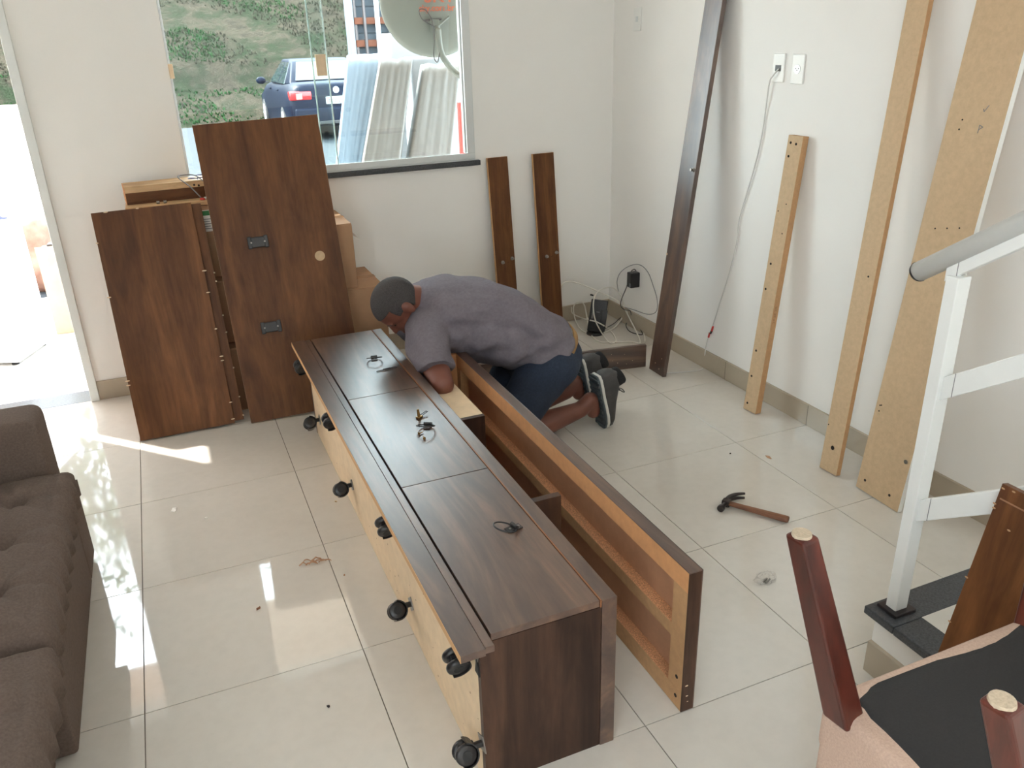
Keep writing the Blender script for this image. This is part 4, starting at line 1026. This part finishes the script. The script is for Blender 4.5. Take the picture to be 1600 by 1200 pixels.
cab = [[(-0.76, 0.52, 1.00), (0.76, 0.52, 1.00)], [(-0.58, 1.12, 1.385), (0.58, 1.12, 1.385)], [(-0.57, 1.5, 1.435), (0.57, 1.5, 1.435)], [(-0.57, 2.3, 1.43), (0.57, 2.3, 1.43)], [(-0.74, 3.25, 0.95), (0.74, 3.25, 0.95)]]
q = MB(); vs_ = [p for r_ in cab for p in r_] + [(-0.80, 1.3, 0.98), (0.80, 1.3, 0.98), (-0.80, 2.4, 0.96), (0.80, 2.4, 0.96)]
q.add(vs_, [(0,1,3,2),(2,3,5,4),(4,5,7,6),(6,7,9,8),(0,2,4,10),(10,4,6,12),(12,6,8),(1,11,5,3),(11,13,7,5),(13,9,7),(0,10,12,8,9,13,11,1)])
q.build('cabin', 'car_paint', car, True, 0.04, 3)
q = MB(); q.add([(-0.63, 0.590, 1.062), (0.63, 0.590, 1.062), (0.50, 1.075, 1.372), (-0.50, 1.075, 1.372), (-0.63, 0.582, 1.07), (0.63, 0.582, 1.07), (0.50, 1.067, 1.385), (-0.50, 1.067, 1.385)],
  [(4,5,6,7),(0,3,2,1),(0,1,5,4),(1,2,6,5),(2,3,7,6),(3,0,4,7)]); q.build('rear_window', 'car_glass', car)
for s_ in (-1, 1):
    for (ya, yb, yc, yd) in ((1.0, 1.72, 1.62, 1.28), (1.80, 2.82, 2.32, 1.72)):
        q = MB(); xo = lambda z_: s_*(0.80+0.006-(z_-0.98)*0.52)
        P_ = [(xo(1.0), ya, 1.0), (xo(1.0), yb, 1.0), (xo(1.38), yc, 1.38), (xo(1.38), yd, 1.38)]
        q.add(P_ + [(x-s_*0.012, y, z_) for x, y, z_ in P_], [(0,1,2,3),(4,7,6,5),(0,4,5,1),(1,5,6,2),(2,6,7,3),(3,7,4,0)]); q.build('side_window', 'car_glass', car)
    tl = MB().box((s_*0.46 if s_ > 0 else -0.865, -0.012, 0.74), (0.865 if s_ > 0 else -0.46, 0.22, 0.90)).build('tail_light', 'tail_red', car, True, 0.03, 3)
    MB().box((s_*0.66-0.09, -0.016, 0.76), (s_*0.66+0.02, -0.010, 0.86)).build('reflector', 'tail_pale', tl, False, 0.003)
    q = MB(); q.ell((s_*1.0, 2.72, 1.02), (0.10, 0.06, 0.075), None, 16, 10); mi = q.build('mirror', 'car_paint', car, True)
    MB().box((s_*0.9-0.06, 2.70, 0.97), (s_*0.9+0.06, 2.74, 1.0)).build('mirror_arm', 'car_trim', mi)
    for yw in (0.95, 3.6):
        m_ = Matrix.Translation((s_*0.80, yw, 0.31)) @ Matrix.Rotation(pi/2, 4, 'Y')
        wh = MB().lathe([(0.002, -0.1), (0.26, -0.1), (0.31, -0.07), (0.315, 0.0), (0.31, 0.07), (0.26, 0.1), (0.002, 0.1)], 26, m_).build('wheel', 'tyre', car, True)
        q = MB().lathe([(0.002, -0.104), (0.19, -0.104), (0.2, -0.09), (0.2, 0.09), (0.19, 0.104), (0.002, 0.104)], 20, m_); q.build('rim', 'rim', wh)
        q = MB()
        for k in range(5): a = 2*pi*k/5; q.box((-0.02, 0.03, -0.106), (0.02, 0.19, 0.106), m_ @ Matrix.Rotation(a, 4, 'Z'))
        q.build('spoke', 'aluminium', wh)
    for yh in (1.35, 2.35): MB().box((s_*0.872-0.015, yh, 0.86), (s_*0.872+0.015, yh+0.18, 0.89)).build('door_handle', 'car_paint', car, False, 0.005)
bmp = MB().box((-0.80, -0.05, 0.33), (0.80, 0.12, 0.60)).build('bumper', 'car_paint', car, True, 0.05, 3)
MB().box((-0.62, -0.052, 0.30), (0.62, 0.0, 0.36)).build('bumper_lip', 'car_trim', bmp, False, 0.01)
np_ = MB().box((-0.21, -0.02, 0.655), (0.21, 0.0, 0.785)).build('number_plate', 'number_plate', car, False, 0.004)
q = MB()
for k, x in enumerate((-0.16, -0.10, -0.04, 0.03, 0.085, 0.14)):
    q.box((x, -0.0215, 0.675), (x+0.012, -0.0195, 0.74)); q.box((x, -0.0215, 0.675 if k % 2 else 0.728), (x+0.04, -0.0195, 0.687 if k % 2 else 0.74))
q.build('plate_characters', 'plate_ink', np_)
em = MB().lathe([(0.05, 0), (0.058, 0), (0.058, 0.008), (0.05, 0.008)], 28, Matrix.Translation((0, -0.004, 0.90)) @ Matrix.Rotation(pi/2, 4, 'X')).build('emblem', 'emblem', car)
q = MB()
for a, b_ in (((-0.032, 0.045), (-0.008, 0.004)), ((-0.008, 0.004), (0.0, 0.018)), ((0.0, 0.018), (0.008, 0.004)), ((0.008, 0.004), (0.032, 0.045)), ((-0.048, 0.02), (-0.022, -0.04)), ((-0.022, -0.04), (0, -0.004)), ((0, -0.004), (0.022, -0.04)), ((0.022, -0.04), (0.048, 0.02))):
    q.tube([(a[0], -0.012, 0.90+a[1]), (b_[0], -0.012, 0.90+b_[1])], 0.004, 6)
q.build('emblem_letters', 'emblem', em)
MB().box((-0.60, -0.012, 0.795), (0.60, 0.0, 0.805)).build('boot_gap', 'car_trim', car)

# ------------------------------------------------------------------ truck body, wrapped mattresses, dish
tr = thing('cargo_body', 'grey truck cargo gate with rusty beams and pale posts behind the mattresses', 'truck', (2.75, 8.2, -0.06))
yT = 8.2; X = lambda u, v=30: at(u, v, 1, yT).x; Z = lambda v, u=580: at(u, v, 1, yT).z
W(MB().box((X(556), yT+0.05, -0.06), (X(608), yT+0.3, 3.6)), 'box', 'container_grey', tr)
for k in range(24): W(MB().box((X(556), yT+0.035, 0.1+k*0.15), (X(608), yT+0.05, 0.1+k*0.15+0.135)), 'slat', 'container_grey', tr, False, 0.006)
for a, b_ in ((541, 551), (607, 615)): W(MB().box((X(a), yT-0.06, -0.06), (X(b_), yT+0.08, 3.6)), 'post', 'pale_steel', tr, False, 0.01)
W(MB().box((X(552), yT-0.02, -0.06), (X(557), yT+0.05, 3.6)), 'post', 'dark_steel', tr, False, 0.01)
W(MB().box((X(616), yT-0.02, -0.06), (X(640), yT+0.3, 3.6)), 'side_wall', 'pale_steel', tr)
for v0, v1 in ((38, 27), (73, 62), (-40, -52)): W(MB().box((X(552), yT-0.03, Z(v0)), (X(608), yT+0.03, Z(v1))), 'beam', 'rust', tr, False, 0.008)
for u in (568, 588): W(MB().cyl((X(u), yT-0.05, 0.0), (X(u), yT-0.05, 3.4), 0.02 if u == 568 else 0.03, None, 10), 'lock_rod', 'dark_steel' if u == 568 else 'aluminium', tr)
W(MB().box((X(552), yT-0.1, 0.4), (X(640), yT-0.02, 0.75)), 'bumper', 'dark_steel', tr, False, 0.01)
def slab(label, P, t_dir, mat, side, edge_mat=None):
    """wrapped foam block: P = bottom-left, bottom-right, top-right, top-left of its near face; t_dir = depth"""
    r = thing('wrapped_mattress', label, 'mattress', (sum(p[0] for p in P)/4, P[0][1], -0.03), group='mattresses outside the window')
    P = [Vector(p) for p in P]; Tt = Vector(t_dir); nx, nz = 30, 30; vs_ = []; fs = []
    for side_ in (0, 1):
        for i in range(nx+1):
            for j in range(nz+1):
                u, v = i/nx, j/nz; p = (P[0]*(1-u)+P[1]*u)*(1-v)+(P[3]*(1-u)+P[2]*u)*v
                e = min(u, 1-u, v, 1-v); rr = min(1, e/0.06); inset = 0.02*(1-sqrt(max(0, 1-(1-rr)**2)))
                p = p + Tt*(side_) + Vector((0, (inset+0.004*mn.noise(Vector((u*9, v*2.2, P[0].x*7)))+0.002*mn.noise(Vector((u*26, v*4, 5))))*(1 if side_ == 0 else -1), 0.012*mn.noise(Vector((u*5, 1, P[0].x))) if v > 0.97 else 0))
                vs_.append(p)
    m1 = (nx+1)*(nz+1)
    for s_ in (0, 1):
        for i in range(nx):
            for j in range(nz): a = s_*m1+i*(nz+1)+j; fs.append((a, a+nz+1, a+nz+2, a+1))
    per = [i*(nz+1) for i in range(nx+1)] + [nx*(nz+1)+j for j in range(1, nz+1)] + [i*(nz+1)+nz for i in range(nx-1, -1, -1)] + [j for j in range(nz-1, 0, -1)]
    q = MB(); q.add(vs_, fs); f2 = []
    for k in range(len(per)): k2 = (k+1) % len(per); f2.append((per[k], per[k2], per[k2]+m1, per[k]+m1))
    q.f += f2
    o = q.build('body', mat, r, True); o.matrix_parent_inverse = r.matrix_basis.inverted()
    me = o.data; me.materials.append(MAT[side])
    return r
def col(u, v, y): p = at(u, v, 1, y); return (p.x, p.y, p.z)
def quad(u0t, u1t, vt, u0b, u1b, vb, yt, yb):
    # near face from two image edges, continued down to the porch floor
    t0, t1 = Vector(col(u0t, vt, yt)), Vector(col(u1t, vt, yt)); b0, b1 = Vector(col(u0b, vb, yb)), Vector(col(u1b, vb, yb))
    k0 = (t0.z+0.03)/(t0.z-b0.z); k1 = (t1.z+0.03)/(t1.z-b1.z)
    return [t0+(b0-t0)*k0, t1+(b1-t1)*k1, t1, t0]
slab('pale blue wrapped mattress leaning outside, leftmost by the glass', quad(543, 596, 86, 526, 568, 252, 3.10, 2.85), (0.12, 0.30, 0), 'foam_blue', 'foam_white')
slab('grey plastic wrapped mattress leaning outside beside the pale blue one', quad(594, 646, 92, 567, 628, 248, 2.96, 2.74), (0.02, 0.10, 0), 'foam_grey', 'foam_white')
slab('grey wrapped mattress outside, right of the others under the dish', quad(662, 722, 100, 640, 708, 244, 2.98, 2.76), (0.02, 0.16, 0), 'foam_grey', 'foam_white')
o = MB().box((col(606, 52, 3.7)[0], 3.7, -0.06), (col(606, 52, 3.7)[0]+1.35, 4.0, col(606, 52, 3.7)[2])).build('wrapped_mattress', 'foam_white', None, True, 0.03, 3)
tag(o, 'white wrapped mattress standing behind the grey ones outside', 'mattress', 'mattresses outside the window')
o = MB().box((col(640, 85, 3.25)[0], 3.25, -0.03), (col(720, 85, 3.25)[0]+0.3, 3.5, col(680, 88, 3.25)[2])).build('wrapped_mattress', 'foam_white', None, True, 0.03, 3)
tag(o, 'low white wrapped mattress directly behind the rightmost grey one', 'mattress', 'mattresses outside the window')
rb = MB().box((2.04, 2.36, -0.03), (2.075, 2.40, 1.30)).build('warning_post', 'red_plastic', None, False, 0.004)
tag(rb, 'red plastic post standing outside behind the window frame', 'post')

dish = thing('satellite_dish', 'pale grey satellite dish on an arm outside the window, orange lettering', 'satellite dish', (1.93, 2.42, 1.86))
DR, DZ = 0.31, 0.31
dn = (CAM - Vector((1.93, 2.42, 1.86))); dn = Vector((-0.22, -1.0, 0.02)).normalized()
yy = Vector((0, 0, 1)); yy = (yy - dn*yy.dot(dn)).normalized(); xx = yy.cross(dn)
dm = Matrix((xx, yy, dn)).transposed().to_4x4()            # local z looks at the house: this is the back of the dish
prof = [(0.004, 0.055), (0.10, 0.050), (0.20, 0.032), (0.28, 0.010), (0.30, 0.0), (0.305, -0.006), (0.298, -0.006), (0.28, 0.004), (0.20, 0.027), (0.10, 0.046), (0.004, 0.051)]
dd = MB().lathe(prof, 48, dm); o = dd.build('reflector', 'dish_grey', dish, True)
for txt, size, yo, xo in (('SKY', 0.105, -0.010, -0.055), ('sky.com.br', 0.047, -0.056, -0.085)):
    cu = bpy.data.curves.new('lettering', 'FONT'); cu.body = txt; cu.size = size; cu.extrude = 0.001; cu.offset = 0.0012
    to = bpy.data.objects.new('tmp', cu); COL.objects.link(to)
    dg = bpy.context.evaluated_depsgraph_get(); me = bpy.data.meshes.new_from_object(to.evaluated_get(dg)); bpy.data.objects.remove(to)
    for v_ in me.vertices:
        x_, y_ = v_.co.x+xo, v_.co.y+yo; rr = sqrt(x_*x_+y_*y_); zz = 0.056-0.62*rr*rr; v_.co = (x_, y_, zz+v_.co.z)
    me.transform(dm); obj('lettering', me, 'orange_ink', dish)
L2 = lambda x_, y_, z_: dm @ Vector((x_, y_, z_))
br = MB().box((-0.025, -0.165, 0.040), (0.025, -0.10, 0.070), dm).build('bracket', 'dish_grey', dish, False, 0.003)
MB().tube([L2(-0.06, -0.105, 0.058), L2(0.04, -0.10, 0.058)], 0.006, 8).build('bracket_rod', 'dark_steel', br)
MB().tube([L2(0.02, -0.135, 0.068), L2(0.085, -0.088, 0.06)], 0.006, 8).build('bracket_rod', 'dish_grey', br)
MB().cyl(L2(0.012, -0.135, 0.072), L2(0.014, -0.21, 0.08), 0.016, None, 14).build('clamp', 'dish_grey', dish)
pw = [L2(0.014, -0.15, 0.08), L2(0.02, -0.26, 0.085), L2(0.05, -0.33, 0.09), L2(0.13, -0.41, 0.10)]
pw.append(Vector((2.10, 1.98, 1.40))-dish.location)
MB().tube(spline(pw, 6), 0.018, 12).build('arm', 'dish_grey', dish, True)
MB().cyl(Vector((2.10, 1.974, 1.40))-dish.location, Vector((2.10, 1.99, 1.40))-dish.location, 0.05, None, 18).build('wall_mount', 'dish_grey', dish)
q = MB().tube(spline([L2(0.0, -0.14, 0.075), L2(-0.07, -0.10, 0.07), L2(-0.085, -0.05, 0.066), L2(-0.05, -0.05, 0.07), L2(-0.015, -0.11, 0.08), L2(-0.012, -0.20, 0.09), L2(-0.02, -0.30, 0.09), L2(0.0, -0.33, 0.09), L2(0.012, -0.28, 0.1)], 6), 0.0028, 6); q.build('cable', 'dark_steel', dish, True)
# ------------------------------------------------------------------ the kneeling man
def organic(name, mb, voxel, smooth_it, mat, parent, disp=None, fac=0.5):
    me = bpy.data.meshes.new('tmp'); me.from_pydata([lean_away(p) for p in mb.v], [], mb.f)
    to = bpy.data.objects.new('tmp', me); COL.objects.link(to)
    md = to.modifiers.new('r', 'REMESH'); md.mode = 'VOXEL'; md.voxel_size = voxel
    ms = to.modifiers.new('s', 'SMOOTH'); ms.factor = fac; ms.iterations = smooth_it
    dg = bpy.context.evaluated_depsgraph_get(); dg.update()
    out = bpy.data.meshes.new_from_object(to.evaluated_get(dg)); bpy.data.objects.remove(to)
    if disp:
        nrm = [v_.normal.copy() for v_ in out.vertices]
        for v_, n_ in zip(out.vertices, nrm): v_.co = v_.co + n_*disp(v_.co)
    out.name = name
    o = obj(name, out, mat, parent, True)
    if parent is not None and parent.parent is None: o.matrix_parent_inverse = parent.matrix_basis.inverted()
    return o
def sst(a, b, x):
    t_ = max(0.0, min(1.0, (x-a)/(b-a))); return t_*t_*(3-2*t_)
def lean_away(p):
    # the upper body leans away from the cabinet's near end, beyond the end of the hollow board
    p = Vector(p); k = 0.062*sst(1.64, 1.30, p.x)*sst(0.22, 0.42, p.z)*max(0.3, min(1.0, (p.y-0.12)/0.25))
    return CAM + (p-CAM)*(1+k)
def loft_torso(q, rows, yc=0.50, n=28):
    # rows: X, Z, half width along Y, half depth along the spine normal
    P_ = [Vector((r_[0], yc, r_[1])) for r_ in rows]; vs_ = []; fs = []
    for i, r_ in enumerate(rows):
        d_ = (P_[min(i+1, len(P_)-1)]-P_[max(i-1, 0)]).normalized(); nn = d_.cross(Vector((0, 1, 0)))
        if nn.z < 0: nn = -nn
        for k in range(n):
            a = 2*pi*k/n; ca_, sa_ = cos(a), sin(a); e = 0.82
            vs_.append(P_[i] + Vector((0, 1, 0))*r_[2]*math.copysign(abs(ca_)**e, ca_) + nn*r_[3]*math.copysign(abs(sa_)**e, sa_))
    for i in range(len(rows)-1):
        for k in range(n): fs.append((i*n+k, i*n+(k+1) % n, (i+1)*n+(k+1) % n, (i+1)*n+k))
    fs += [tuple(range(n))[::-1], tuple(range((len(rows)-1)*n, len(rows)*n))]
    q.add(vs_, fs); return q
man = thing('person', 'man in grey t-shirt and denim shorts kneeling bent over the cabinet', 'person', (1.65, 0.5, 0))
U = Vector((-0.87, 0, 0.49)).normalized(); F = Vector((-0.49, 0, -0.87)).normalized(); Sd = Vector((0, 1, 0))
HM = Matrix((F, Sd, U)).transposed()                          # head axes: face, side, crown
C = Vector((1.052, 0.458, 0.712))
hp = lambda f_, s_, u_: C + F*f_ + Sd*s_ + U*u_
q = MB()
q.ell(C, (0.094, 0.076, 0.088), HM); q.ell(hp(-0.012, 0, 0.006), (0.088, 0.078, 0.084), HM)
q.ell(hp(0.030, 0, -0.060), (0.066, 0.060, 0.078), HM); q.ell(hp(0.040, 0, -0.105), (0.045, 0.044, 0.040), HM)   # face, jaw
q.ell(hp(0.076, 0, -0.012), (0.020, 0.055, 0.016), HM)                                                           # brow
q.frustum(hp(0.085, 0, -0.02), hp(0.104, 0, -0.062), Sd, F, (0.008, 0.012), (0.016, 0.014))                      # nose
q.ell(hp(0.088, 0, -0.088), (0.014, 0.026, 0.010), HM); q.ell(hp(0.084, 0, -0.103), (0.013, 0.024, 0.009), HM)   # lips
for s_ in (-1, 1): q.ell(hp(-0.012, s_*0.079, -0.034), (0.020, 0.010, 0.032), HM, 16, 10)
q.capsule(hp(-0.035, 0.0, -0.050), (1.205, 0.50, 0.675), 0.058, 0.066)
loft_torso(q, [(1.14, 0.685, 0.09, 0.055), (1.20, 0.662, 0.155, 0.08), (1.30, 0.645, 0.175, 0.095), (1.42, 0.615, 0.17, 0.10), (1.55, 0.545, 0.16, 0.105), (1.66, 0.45, 0.165, 0.11), (1.72, 0.37, 0.155, 0.115)])
def limb(q, pts):
    for (p0, r0), (p1, r1) in zip(pts, pts[1:]): q.capsule(p0, p1, r0, r1)
limb(q, [((1.150, 0.372, 0.605), 0.064), ((1.140, 0.27, 0.505), 0.056), ((1.144, 0.190, 0.446), 0.046), ((1.170, 0.31, 0.444), 0.043), ((1.190, 0.40, 0.436), 0.028)])
limb(q, [((1.175, 0.635, 0.605), 0.062), ((1.19, 0.72, 0.54), 0.052), ((1.20, 0.80, 0.480), 0.043), ((1.195, 0.68, 0.456), 0.040), ((1.190, 0.58, 0.438), 0.028)])
def hand(q, wrist, d_, side):
    wrist, d_ = Vector(wrist), Vector(d_).normalized(); up = Vector((0, 0, 1)); sx = d_.cross(up).normalized()
    mt = Matrix((d_, sx, up)).transposed(); q.ell(wrist+d_*0.045, (0.052, 0.040, 0.016), mt, 16, 10)
    for k, (o_, l) in enumerate(((-0.030, 0.062), (-0.010, 0.074), (0.010, 0.070), (0.029, 0.055))):
        a = wrist+d_*0.082+sx*o_; b_ = a+d_*l*0.45+up*0.002; c_ = b_+d_*l*0.33-up*0.012; e_ = c_+d_*l*0.2-up*0.014
        limb(q, [(a, 0.0092), (b_, 0.0088), (c_, 0.0084), (e_, 0.0078)])
    a = wrist+d_*0.022+sx*side*0.030; b_ = a+d_*0.032+sx*side*0.026-up*0.004; c_ = b_+d_*0.03+sx*side*0.004-up*0.006
    limb(q, [(a, 0.0125), (b_, 0.0108), (c_, 0.0095)])
hand(q, (1.190, 0.405, 0.432), (0.05, 1, -0.10), -1)
hand(q, (1.190, 0.575, 0.434), (0.0, -0.4, -0.04), 1)
for yk, ya, xk, xa in ((0.385, 0.392, 1.455, 1.862), (0.615, 0.600, 1.480, 1.895)):
    limb(q, [((1.685, yk+0.02*(1 if yk < 0.5 else -1), 0.36), 0.10), ((xk, yk, 0.066), 0.060), (((xk+xa)/2-0.02, (yk+ya)/2, 0.080), 0.058), ((xa-0.02, ya, 0.112), 0.037), ((xa+0.03, ya, 0.15), 0.036), ((xa+0.045, ya, 0.09), 0.032)])
body = organic('body', q, 0.0062, 6, 'skin', man)
# hair: close-cropped shell over the skull
q = MB(); nu, nv = 110, 70; vs_ = []; keep = {}
for j in range(nv+1):
    th = pi*j/nv
    for k in range(nu):
        a = 2*pi*k/nu; vs_.append(hp(0.0985*sin(th)*cos(a)-0.004, 0.0815*sin(th)*sin(a), 0.0925*cos(th)))
fs = []
for j in range(nv):
    for k in range(nu):
        f_ = (j*nu+k, (j+1)*nu+k, (j+1)*nu+(k+1) % nu, j*nu+(k+1) % nu)
        c_ = sum((vs_[i] for i in f_), Vector())/4 - C; fu, ff, fside = c_.dot(U), c_.dot(F), abs(c_.y)
        lim = -0.085 if ff < -0.03 else (-0.02 if ff < 0.03 else 0.03)
        if fu > lim: fs.append(f_)
q.add([lean_away(p) for p in vs_], fs); o = q.build('hair', 'hair', body, True); 
md = o.modifiers.new('thick', 'SOLIDIFY'); md.thickness = 0.004
for s_ in (-1, 1):
    e_ = MB().ell(lean_away(hp(0.074, s_*0.030, -0.030)), (0.008, 0.012, 0.006), HM, 14, 8).build('eye', 'black_hole', body, True)
    MB().tube([lean_away(hp(0.092, s_*0.014, -0.010)), lean_away(hp(0.090, s_*0.032, -0.006)), lean_away(hp(0.080, s_*0.048, -0.012))], 0.0035, 6).build('eyebrow', 'hair', body)
# t-shirt
def folds(p):
    a = mn.noise(Vector((p.x*7+p.z*9, p.y*5, p.z*16-p.x*10)))*0.020
    b_ = mn.noise(Vector((p.x*16-p.z*5, p.y*7+3, p.z*22+p.x*6)))*0.009
    w_ = 0.35 + 0.65*max(0, min(1, (0.64-p.z)/0.16))
    return (a+b_)*w_
q = MB()
loft_torso(q, [(1.128, 0.700, 0.075, 0.062), (1.155, 0.690, 0.115, 0.078), (1.20, 0.668, 0.175, 0.098), (1.30, 0.650, 0.198, 0.118), (1.42, 0.622, 0.192, 0.125), (1.53, 0.562, 0.185, 0.128), (1.62, 0.490, 0.188, 0.136), (1.69, 0.425, 0.190, 0.142), (1.735, 0.385, 0.185, 0.140)])
q.ell((1.56, 0.50, 0.45), (0.13, 0.17, 0.10)); q.ell((1.38, 0.455, 0.565), (0.17, 0.165, 0.118)); q.ell((1.27, 0.42, 0.575), (0.12, 0.12, 0.11)); q.ell((1.47, 0.425, 0.505), (0.13, 0.145, 0.125)); q.ell((1.40, 0.50, 0.50), (0.17, 0.17, 0.105))                                      # hanging belly
for (s0, s1, s2) in (((1.160, 0.385, 0.610), (1.140, 0.318, 0.548), (1.136, 0.245, 0.482)), ((1.175, 0.622, 0.610), (1.185, 0.69, 0.56), (1.19, 0.745, 0.51))):
    s0, s1, s2 = Vector(s0), Vector(s1), Vector(s2); q.ell(s0, (0.085, 0.085, 0.085)); q.cyl(s0, s1, 0.084, 0.082, 20); q.cyl(s1, s2, 0.082, 0.076, 20); q.ell(s1, (0.08,)*3)
organic('t_shirt', q, 0.0078, 5, 'shirt', man, folds)
# denim shorts
q = MB(); q.ell((1.69, 0.50, 0.365), (0.158, 0.178, 0.150)); q.ell((1.745, 0.43, 0.365), (0.115, 0.105, 0.125)); q.ell((1.745, 0.57, 0.365), (0.115, 0.105, 0.125))
for yk, xk in ((0.385, 1.455), (0.615, 1.480)):
    yo = yk+0.02*(1 if yk < 0.5 else -1); q.ell((1.70, yo, 0.35), (0.13, 0.12, 0.125)); q.cyl((1.70, yo, 0.355), (xk+0.03, yk, 0.105), 0.122, 0.090, 24); q.ell((xk+0.022, yk, 0.096), (0.088, 0.084, 0.082))
jn = organic('shorts', q, 0.0078, 6, 'denim', man, lambda p: 0.004*mn.noise(Vector((p.x*14, p.y*10, p.z*20))))

bp_ = []; spine = Vector((0.62, 0, -0.785)).normalized(); nn = Vector((0.785, 0, 0.62)); bc = Vector((1.722, 0.5, 0.385))
for k in range(40):
    a = 2*pi*k/40; bp_.append(bc + Sd*0.176*cos(a) + nn*0.149*sin(a))
q = MB(); vs_ = []
for p_ in bp_:
    o_ = (p_-bc).normalized()
    for dr_, dl in ((0, -0.016), (0.006, -0.016), (0.006, 0.016), (0, 0.016)): vs_.append(p_+o_*dr_+spine*dl)
q.add(vs_, [(4*k+c_, 4*((k+1) % 40)+c_, 4*((k+1) % 40)+(c_+1) % 4, 4*k+(c_+1) % 4) for k in range(40) for c_ in range(4)])
W(q, 'belt', 'belt', man, True)
# shoes: built sole-down along +x (toe), then stood on their toes
def shoe(origin, tilt, yaw, label):
    L_ = 0.285; q = MB(); n = 20; vs_ = []
    prof = [(0.0, 0.030, 0.020, 0.072), (0.012, 0.034, 0.012, 0.095), (0.05, 0.037, 0.008, 0.104), (0.085, 0.037, 0.008, 0.098), (0.12, 0.039, 0.008, 0.086), (0.16, 0.044, 0.008, 0.070), (0.20, 0.048, 0.008, 0.058), (0.24, 0.045, 0.010, 0.050), (0.272, 0.032, 0.012, 0.042), (L_, 0.010, 0.018, 0.030)]
    for (x_, hw, zb, zt) in prof:
        for k in range(n):
            a = 2*pi*k/n; ca_, sa_ = cos(a), sin(a); e = 0.75
            vs_.append((x_, hw*math.copysign(abs(ca_)**e, ca_), (zb+zt)/2+(zt-zb)/2*math.copysign(abs(sa_)**e, sa_)))
    fs = [(i*n+k, i*n+(k+1) % n, (i+1)*n+(k+1) % n, (i+1)*n+k) for i in range(len(prof)-1) for k in range(n)] + [tuple(range(n))[::-1], tuple(range((len(prof)-1)*n, len(prof)*n))]
    q.add(vs_, fs)
    up = q.build('shoe', 'shoe_leather', man, True)
    up['label'] = label
    mt = Matrix.Translation(origin) @ Matrix.Rotation(yaw, 4, 'Z') @ Matrix.Rotation(tilt, 4, 'Y') @ Matrix.Diagonal((0.94, 1.08, 1.18, 1))
    up.matrix_parent_inverse = man.matrix_basis.inverted(); up.matrix_basis = mt
    out = [(0.0, 0.026), (0.02, 0.036), (0.06, 0.040), (0.11, 0.041), (0.16, 0.047), (0.21, 0.051), (0.25, 0.046), (0.278, 0.032), (0.292, 0.010)]
    poly = [(x_-0.003, -w_) for x_, w_ in out] + [(x_-0.003, w_) for x_, w_ in out[::-1]]
    MB().prism(poly, 0.012, None, 0.006).build('midsole', 'sole_white', up, False, 0.003)
    ou = MB().prism([(x_*1.0, y_*0.97) for x_, y_ in poly], 0.008, None, -0.002).build('outsole', 'sole_dark', up, False, 0.002)
    for k in range(10): x_ = 0.012+0.027*k; MB().box((x_, -0.036, -0.006), (x_+0.014, 0.036, 0.0)).build('tread', 'sole_dark', up, False, 0.001)
    MB().lathe([(0.036, 0.0), (0.040, 0.004), (0.040, 0.028), (0.036, 0.034), (0.031, 0.028), (0.031, 0.004)], 22, Matrix.Translation((0.055, 0, 0.083)) @ Matrix.Rotation(radians(-14), 4, 'Y') @ Matrix.Diagonal((1.2, 0.9, 1, 1))).build('collar', 'shoe_collar', up, True)
    for k in range(4): x_ = 0.115+0.018*k; z_ = 0.090-0.0135*k; MB().tube([(x_, -0.022, z_), (x_+0.004, 0, z_+0.004), (x_, 0.022, z_)], 0.0022, 6).build('lace', 'shoe_collar', up)
    for s_ in (-1, 1): MB().tube(spline([(0.112, 0, 0.096), (0.118, s_*0.018, 0.105), (0.126, s_*0.034, 0.103), (0.122, s_*0.02, 0.097), (0.112, 0, 0.096)], 5), 0.0018, 6).build('lace_loop', 'shoe_collar', up)
    return up
shoe((1.908, 0.392, 0.262), radians(80), radians(4), "nearer grey and white trainer")
shoe((1.936, 0.600, 0.262), radians(80), radians(2), "farther grey and white trainer")
# the shoe's opening faces the shin: turn the instep towards -X
